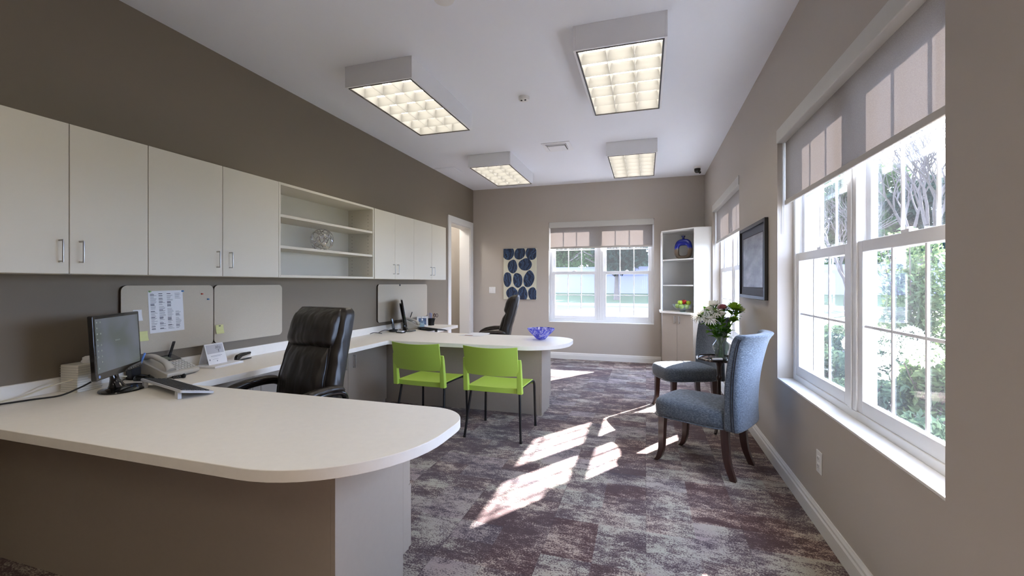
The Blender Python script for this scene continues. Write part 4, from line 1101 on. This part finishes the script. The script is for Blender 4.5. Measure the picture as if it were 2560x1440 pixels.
pens = [('silver pen leaning left in the far pen cup',(-.018,-.01),(-.042,-.022),.175,(170,175,190)),('blue pen upright in the far pen cup',(-.008,-.002),(-.013,-.006),.18,(70,100,200)),('light blue pen beside the blue pen in the far pen cup',(.004,.002),(.007,.004),.172,(110,150,220)),('tan pencil leaning right in the far pen cup',(.012,.008),(.026,.012),.178,(190,150,110)),('dark brown pen in the far pen cup beside the scissors',(.02,.012),(.042,.02),.168,(90,60,50)),('grey marker standing in the small side cup',(-.06,-.05),(-.065,-.055),.13,(150,155,170))]
for lb, a, b, h, c in pens:
    pen(lb, (-2.93+a[0], 5.60+a[1], ZD+.006), (-2.93+b[0], 5.60+b[1], ZD+h), mat('pen '+lb[:10], c, .35), .004, 'pens in the far cup')
sx_ = thing('scissors', 'dark handled scissors standing in the far pen cup', 'scissors', (-2.905, 5.62, ZD+.006))
obj('blades', MB().box(-.006,-.001,0,.006,.001,.10).xf(Matrix.Rotation(R(15),4,'Y')), M['chrome'], sx_)
for dx in (-.017, .02):
    rr = [(.036+dx+.016*math.cos(a_), 0, .135+.024*math.sin(a_)) for a_ in [2*PI*k/16 for k in range(17)]]
    obj('finger_loop', MB().tube(rr, .004, 8), mat('scissor handle', (60,44,56), .4), sx_, smooth=60)
sp2 = thing('loose_papers', 'stack of white papers lying on the far desk behind the right green chair', 'papers', (-1.90, 4.72, ZD), R(-6))
for k in range(4):
    obj('sheet', MB().box(-.11,-.15,.0012*k,.11,.15,.0012*k+.001).xf(Matrix.Rotation(R(-9+6*k),4,'Z') @ Matrix.Translation((.012*k-.02,.01*k,0))), M['paper'], sp2)
obj('print', MB().box(-.07,-.14,.0049,.03,-.10,.0052), mat('brown print band', (150,110,80), .8), sp2)
t = NT('blue swirled glass'); co = t.coords()
wv = t.n('ShaderNodeTexNoise', Scale=16., Detail=4., Distortion=2.5); t.l(co, wv.inputs[0])
c = t.ramp(wv.outputs['Fac'], [(.36, lin((84,90,214))), (.48, lin((160,164,240))), (.6, lin((234,234,252)))])
d = t.n('ShaderNodeBsdfTranslucent'); df = t.n('ShaderNodeBsdfDiffuse'); gl_ = t.n('ShaderNodeBsdfGlossy', Roughness=.05); tp = t.n('ShaderNodeBsdfTransparent')
t.l(c, d.inputs[0]); t.l(c, df.inputs[0]); t.l(c, tp.inputs[0])
m1 = t.n('ShaderNodeMixShader'); t.l(d.outputs[0], m1.inputs[1]); t.l(df.outputs[0], m1.inputs[2])
m2 = t.n('ShaderNodeMixShader'); m2.inputs[0].default_value = .55; t.l(m1.outputs[0], m2.inputs[1]); t.l(tp.outputs[0], m2.inputs[2])
m3 = t.n('ShaderNodeMixShader'); m3.inputs[0].default_value = .08; t.l(m2.outputs[0], m3.inputs[1]); t.l(gl_.outputs[0], m3.inputs[2]); t.l(m3.outputs[0], t.out.inputs[0])
gb = thing('glass_bowl', 'blue swirled art glass bowl near the rounded end of the far desk', 'bowl', (-1.07, 4.53, ZD))
obj('bowl_body', bowl_mesh([(.035,0),(.045,.004),(.075,.035),(.115,.075),(.143,.108),(.146,.116)], .005, 48), t.m, gb, smooth=50)

# ------------------------------------------------------------------ outdoors
GZ = -.15
M['asphalt'] = mat('driveway asphalt', (64,64,70), .9, vary=.08, vscale=2)
M['grass'] = mat('lawn grass', (50,60,26), .9, vary=.3, vscale=6, bump=(60,.6,.03))
M['mulch'] = mat('garden mulch', (70,56,44), .95, vary=.4, vscale=14, bump=(40,.8,.03))
M['fence'] = mat('grey blue fence boards', (108,106,130), .7)
M['bark'] = mat('tree bark', (74,64,58), .9, vary=.3, vscale=10)
struct(obj('ground_driveway', MB().box(-60, D+WT+.3, GZ-.2, 70, 29.2, GZ), M['asphalt']))
struct(obj('ground_bed', MB().box(RX+WT+.005, -12, GZ-.1, 4.6, 7.9, GZ+.02), M['mulch']))
struct(obj('ground_lawn_near', MB().box(4.6, -14, GZ-.1, 40, 24.5, GZ+.03), M['grass']))
struct(obj('ground_curb', MB().box(-60, 29.2, GZ-.2, 70, 29.5, GZ+.16), mat('concrete curb', (150,148,146), .9)))
lw = MB().grid(40, 6, lambda u, v: (-60+130*u, 29.5+8*v, GZ+.14+.85*v*v*(1.6-.6*v)))
struct(obj('ground_lawn_far', lw, M['grass']))
FY = 35.5; fz = .42
fn_ = thing('board_fence', 'long pale blue grey board fence across the street', 'fence', (0, FY, fz))
m = MB(); x = -40
while x < 46:
    m.box(x, 0, 0, x+.1495, .03, 2.15); x += .15
obj('boards', m, M['fence'], fn_)
obj('rails', MB().box(-40,.03,.3,46,.08,.4).box(-40,.03,1.7,46,.08,1.8).box(-40,-.02,2.15,46,.06,2.22), M['fence'], fn_)
def leaves(mb_, pts, size, rnd, flat=0):
    for p in pts:
        a = Vector((rnd.gauss(0,1), rnd.gauss(0,1), rnd.gauss(0,1)*(1-flat))).normalized()
        b = a.cross(Vector((rnd.gauss(0,1), rnd.gauss(0,1), rnd.gauss(0,1)))).normalized()
        s = size*rnd.uniform(.6,1.3); p = Vector(p); n = a.cross(b)*s*.18
        mb_.add([p-a*s, p+b*s*.42+n, p+a*s, p-b*s*.42+n], [(0,1,2,3)])
def blob_points(c, r, n, rnd, shell=.45):
    out = []
    for _ in range(n):
        while True:
            v = Vector((rnd.uniform(-1,1), rnd.uniform(-1,1), rnd.uniform(-1,1)))
            if shell < v.length < 1: break
        out.append((c[0]+v.x*r[0], c[1]+v.y*r[1], c[2]+v.z*r[2]))
    return out
def tree(label, x, y, z, h, cr, seed, mleaf, n=2600, trunk=.16, low=.35, leaf=.16, nm='leafy_tree', lean=0, group='trees by the fence'):
    rnd = random.Random(seed)
    t = thing(nm, label, 'tree', (x, y, z), 0, group)
    tm = MB().tube(smoothpath([(0,0,-.1),(.02,0,h*.2),(lean*.3,.05,h*.45),(lean,0,h*.8)], 4), [trunk*1.25]+[trunk*(1-.06*i) for i in range(12)], 10)
    for k in range(7):
        a = rnd.uniform(0, 2*PI); z0 = h*rnd.uniform(low*.7, .7)
        tm.tube(smoothpath([(lean*.3*z0/h,0,z0),(math.cos(a)*cr*.35,math.sin(a)*cr*.35,z0+h*.1),(math.cos(a)*cr*.8,math.sin(a)*cr*.8,z0+h*.2)], 3), [trunk*.45*(1-.09*i) for i in range(7)], 6)
    obj('trunk', tm, M['bark'], t, smooth=60)
    lf = MB(); pts = []
    NB = 18
    for k in range(NB):
        a = rnd.uniform(0, 2*PI)+k*2.4; rr = cr*rnd.uniform(.15,.68); zc = h*(low+.1+(.82-low)*k/(NB-1))
        pts += blob_points((math.cos(a)*rr+lean*.5, math.sin(a)*rr, zc), (cr*.5, cr*.5, h*.13), n//NB, rnd)
    leaves(lf, pts, leaf, rnd); obj('foliage', lf, mleaf, t, recalc=False)
    return t
FA = foliage_material('mid green foliage', (26,42,24), (60,78,44), .35)
FB = foliage_material('dark evergreen foliage', (22,34,30), (42,58,48), .25)
FC = foliage_material('fresh shrub foliage', (52,68,44), (96,110,76), .4)
FD = foliage_material('grey green shrub foliage', (48,64,50), (84,100,78), .35)
tree('broad dark tree with forked trunk seen through the right half of the far window', -2.05, 32.4, .2, 6.6, 3.0, 21, FB, 5600, .19, .30, .24)
TL = [(-5.4,50.5,10.5,3.4,FA,'green tree standing deeper behind the fence at the left centre of the far window'),(-14.5,38.6,8.6,3.2,FA,'green tree beyond the fence, far left of the far window view'),(-8.2,38.4,8.2,2.9,FA,'bright green tree behind the fence at the left of the far window'),(-2.4,38.8,9.0,2.8,FB,'dark tree behind the fence at the middle of the far window'),
      (3.4,38.6,8.8,2.9,FB,'dark tree behind the fence at the right end of the far window'),(9.4,38.6,9.4,3.0,FB,'dark green tree beyond the fence in the distant right window'),(15.6,38.8,9.2,3.1,FA,'round green tree beyond the fence in the left half of the near window'),
      (22.0,38.6,8.4,3.2,FB,'tall green tree beyond the fence at the middle of the near window'),(28.6,38.8,9.0,3.2,FA,'green tree beyond the fence at the right of the near window')]
for i, (x, y, h, r, mm, lb) in enumerate(TL): tree(lb, x, y+1.6+(6. if i and i % 2 else 0), .9, h+(.8 if i % 2 else 0), r*1.15, 60+i, mm, 7500, .2, .06, .30)
def bare_tree(label, x, y, z, h, seed, spread=.5):
    rnd = random.Random(seed); t = thing('bare_tree', label, 'tree', (x, y, z), 0, 'bare trees outside the near window')
    m = MB()
    def grow(p, d, ln, r, lv):
        q = p+d*ln; mid = p+d*ln*.5+Vector((rnd.uniform(-1,1), rnd.uniform(-1,1), 0))*ln*.06
        m.tube([p, mid, q], [r, r*.85, r*.68], 6 if lv < 3 else 4)
        if lv >= 6: return
        for k in range(3 if lv < 4 else 2):
            a = Vector((rnd.gauss(0,1), rnd.gauss(0,1), rnd.gauss(0,.4))).normalized()
            nd = (d+a*spread*rnd.uniform(.6,1.2)+Vector((0,0,.12))).normalized()
            grow(q if k else p+d*ln*rnd.uniform(.6,1), nd, ln*rnd.uniform(.68,.86), r*.62, lv+1)
    grow(Vector((0,0,-.1)), Vector((0,0,1)), h*.24, h*.018, 0)
    obj('branches', m, M['bark'], t, smooth=60)
bare_tree('tall bare branched tree outside the right half of the near window', 9.6, 19.2, GZ, 8.6, 31)
bare_tree('bare branched tree outside the left half of the near window', 8.6, 23.0, GZ, 6.4, 32)
def shrub(label, x, y, h, r, seed, mleaf, n=1500, leaf=.05, nm='garden_shrub', low=.0):
    rnd = random.Random(seed); t = thing(nm, label, 'shrub', (x, y, GZ+.02), 0, 'shrubs outside the right windows')
    st = MB()
    for k in range(7):
        a = rnd.uniform(0, 2*PI); rr = r*rnd.uniform(.2,.7)
        st.tube([(0,0,-.04),(math.cos(a)*rr*.4,math.sin(a)*rr*.4,h*.5),(math.cos(a)*rr,math.sin(a)*rr,h*.9)], [.014,.01,.005], 6)
    obj('stems', st, M['bark'], t, smooth=60)
    lf = MB(); pts = []
    for k in range(8):
        a = rnd.uniform(0, 2*PI); rr = r*rnd.uniform(.0,.6); zc = h*rnd.uniform(low+.2,.85)
        pts += blob_points((math.cos(a)*rr, math.sin(a)*rr, zc), (r*.5, r*.5, h*.2), n//8, rnd, .2)
    leaves(lf, pts, leaf, rnd); obj('foliage', lf, mleaf, t, recalc=False)
    return t, rnd
def hydrangea(label, x, y, h, r, seed, heads):
    t, rnd = shrub(label, x, y, h, r, seed, FC, 1900, .048, 'hydrangea_bush')
    for (a, rr, z, s) in heads:
        m = MB(); c = (math.cos(a)*rr, math.sin(a)*rr, z); pts = blob_points(c, (s, s, s*.85), 240, rnd, .8)
        leaves(m, pts, .022, rnd); obj('flower_head', m, M['hyd'], t, recalc=False)
M['hyd'] = foliage_material('white hydrangea', (222,224,206), (244,244,236), .3)
hydrangea('white flowering hydrangea bush close outside the near window', 2.45, 4.85, .85, .55, 41, [(-2.2,.30,.86,.13),(-1.3,.38,.80,.14),(2.6,.36,.78,.12),(-2.9,.42,.70,.12),(-.5,.3,.88,.13),(1.6,.3,.8,.12)])
hydrangea('hydrangea bush with white heads outside the middle of the near window', 2.75, 6.3, .85, .55, 42, [(-2.0,.36,.82,.13),(-2.8,.40,.74,.12),(-1.2,.3,.88,.12),(3.0,.2,.92,.12)])
shrub('leafy tall thin shrub outside the right half of the near window', 3.35, 7.05, 2.35, .62, 43, FC, 3400, .045, 'tall_shrub')
shrub('tall leafy shrub at the right edge of the near window', 3.6, 5.85, 2.1, .6, 44, FC, 2800, .045, 'tall_shrub')
shrub('low grey green shrub outside the left half of the near window', 2.05, 5.9, .75, .5, 45, FD, 1600, .045)
shrub('low grey green shrub under the sash divider of the near window', 1.95, 5.0, .6, .5, 46, FD, 1500, .045)
shrub('low grey green shrub in front of the hydrangeas outside the near window', 1.9, 3.9, .55, .48, 47, FD, 1500, .045)
shrub('rounded shrub farther along the bed outside the near window', 2.3, 7.2, .9, .6, 48, FD, 1600, .05)
shrub('rounded green shrub outside the distant right window', 2.3, 9.0, .9, .6, 49, FC, 1500, .05)
shrub('low shrub at the lower right corner outside the near window', 2.2, 3.0, .6, .5, 50, FD, 1400, .045)

# ------------------------------------------------------------------ light, world, camera
w = bpy.data.worlds.new('sky'); SC.world = w; w.use_nodes = True; nt = w.node_tree
bg = nt.nodes['Background']
tc = nt.nodes.new('ShaderNodeTexCoord'); sp = nt.nodes.new('ShaderNodeSeparateXYZ'); cr = nt.nodes.new('ShaderNodeValToRGB')
nt.links.new(tc.outputs['Generated'], sp.inputs[0]); nt.links.new(sp.outputs[2], cr.inputs[0]); nt.links.new(cr.outputs[0], bg.inputs[0])
cr.color_ramp.elements[0].position = .0; cr.color_ramp.elements[0].color = (.56,.71,1,1)
cr.color_ramp.elements[1].position = .9; cr.color_ramp.elements[1].color = (.50,.66,1,1)
bg.inputs[1].default_value = 8.
sd_ = bpy.data.lights.new('sun', 'SUN'); sd_.energy = 36; sd_.angle = R(.55); sd_.color = (1,.97,.95)
so = bpy.data.objects.new('sun', sd_); COL.objects.link(so); so.location = (12, 18, 14)
so.rotation_euler = Vector((-.985,-1.47,-1)).to_track_quat('-Z', 'Y').to_euler()

hlp = bpy.data.lights.new('hall_fill', 'POINT'); hlp.energy = 20; hlp.shadow_soft_size = .12; hlp.color = (1, .95, .88)  # added point light without a fixture, brightens the hall beyond the doorway
ho = bpy.data.objects.new('hall_fill', hlp); COL.objects.link(ho); ho.location = (L-.75, 6.6, 2.75)

cam = bpy.data.cameras.new('camera'); co_ = bpy.data.objects.new('camera', cam); COL.objects.link(co_)
TH = math.atan2(335, 1089)
co_.location = (0, 0, 1.34); co_.rotation_euler = (PI/2, 0, TH)
cam.sensor_width = 36; cam.lens = 36*1089/2560; cam.shift_y = -12/2560; cam.clip_start = .05; cam.clip_end = 400
SC.camera = co_
SC.view_settings.view_transform = 'Standard'; SC.view_settings.look = 'None'; SC.view_settings.gamma = 1; SC.view_settings.exposure = 1.22
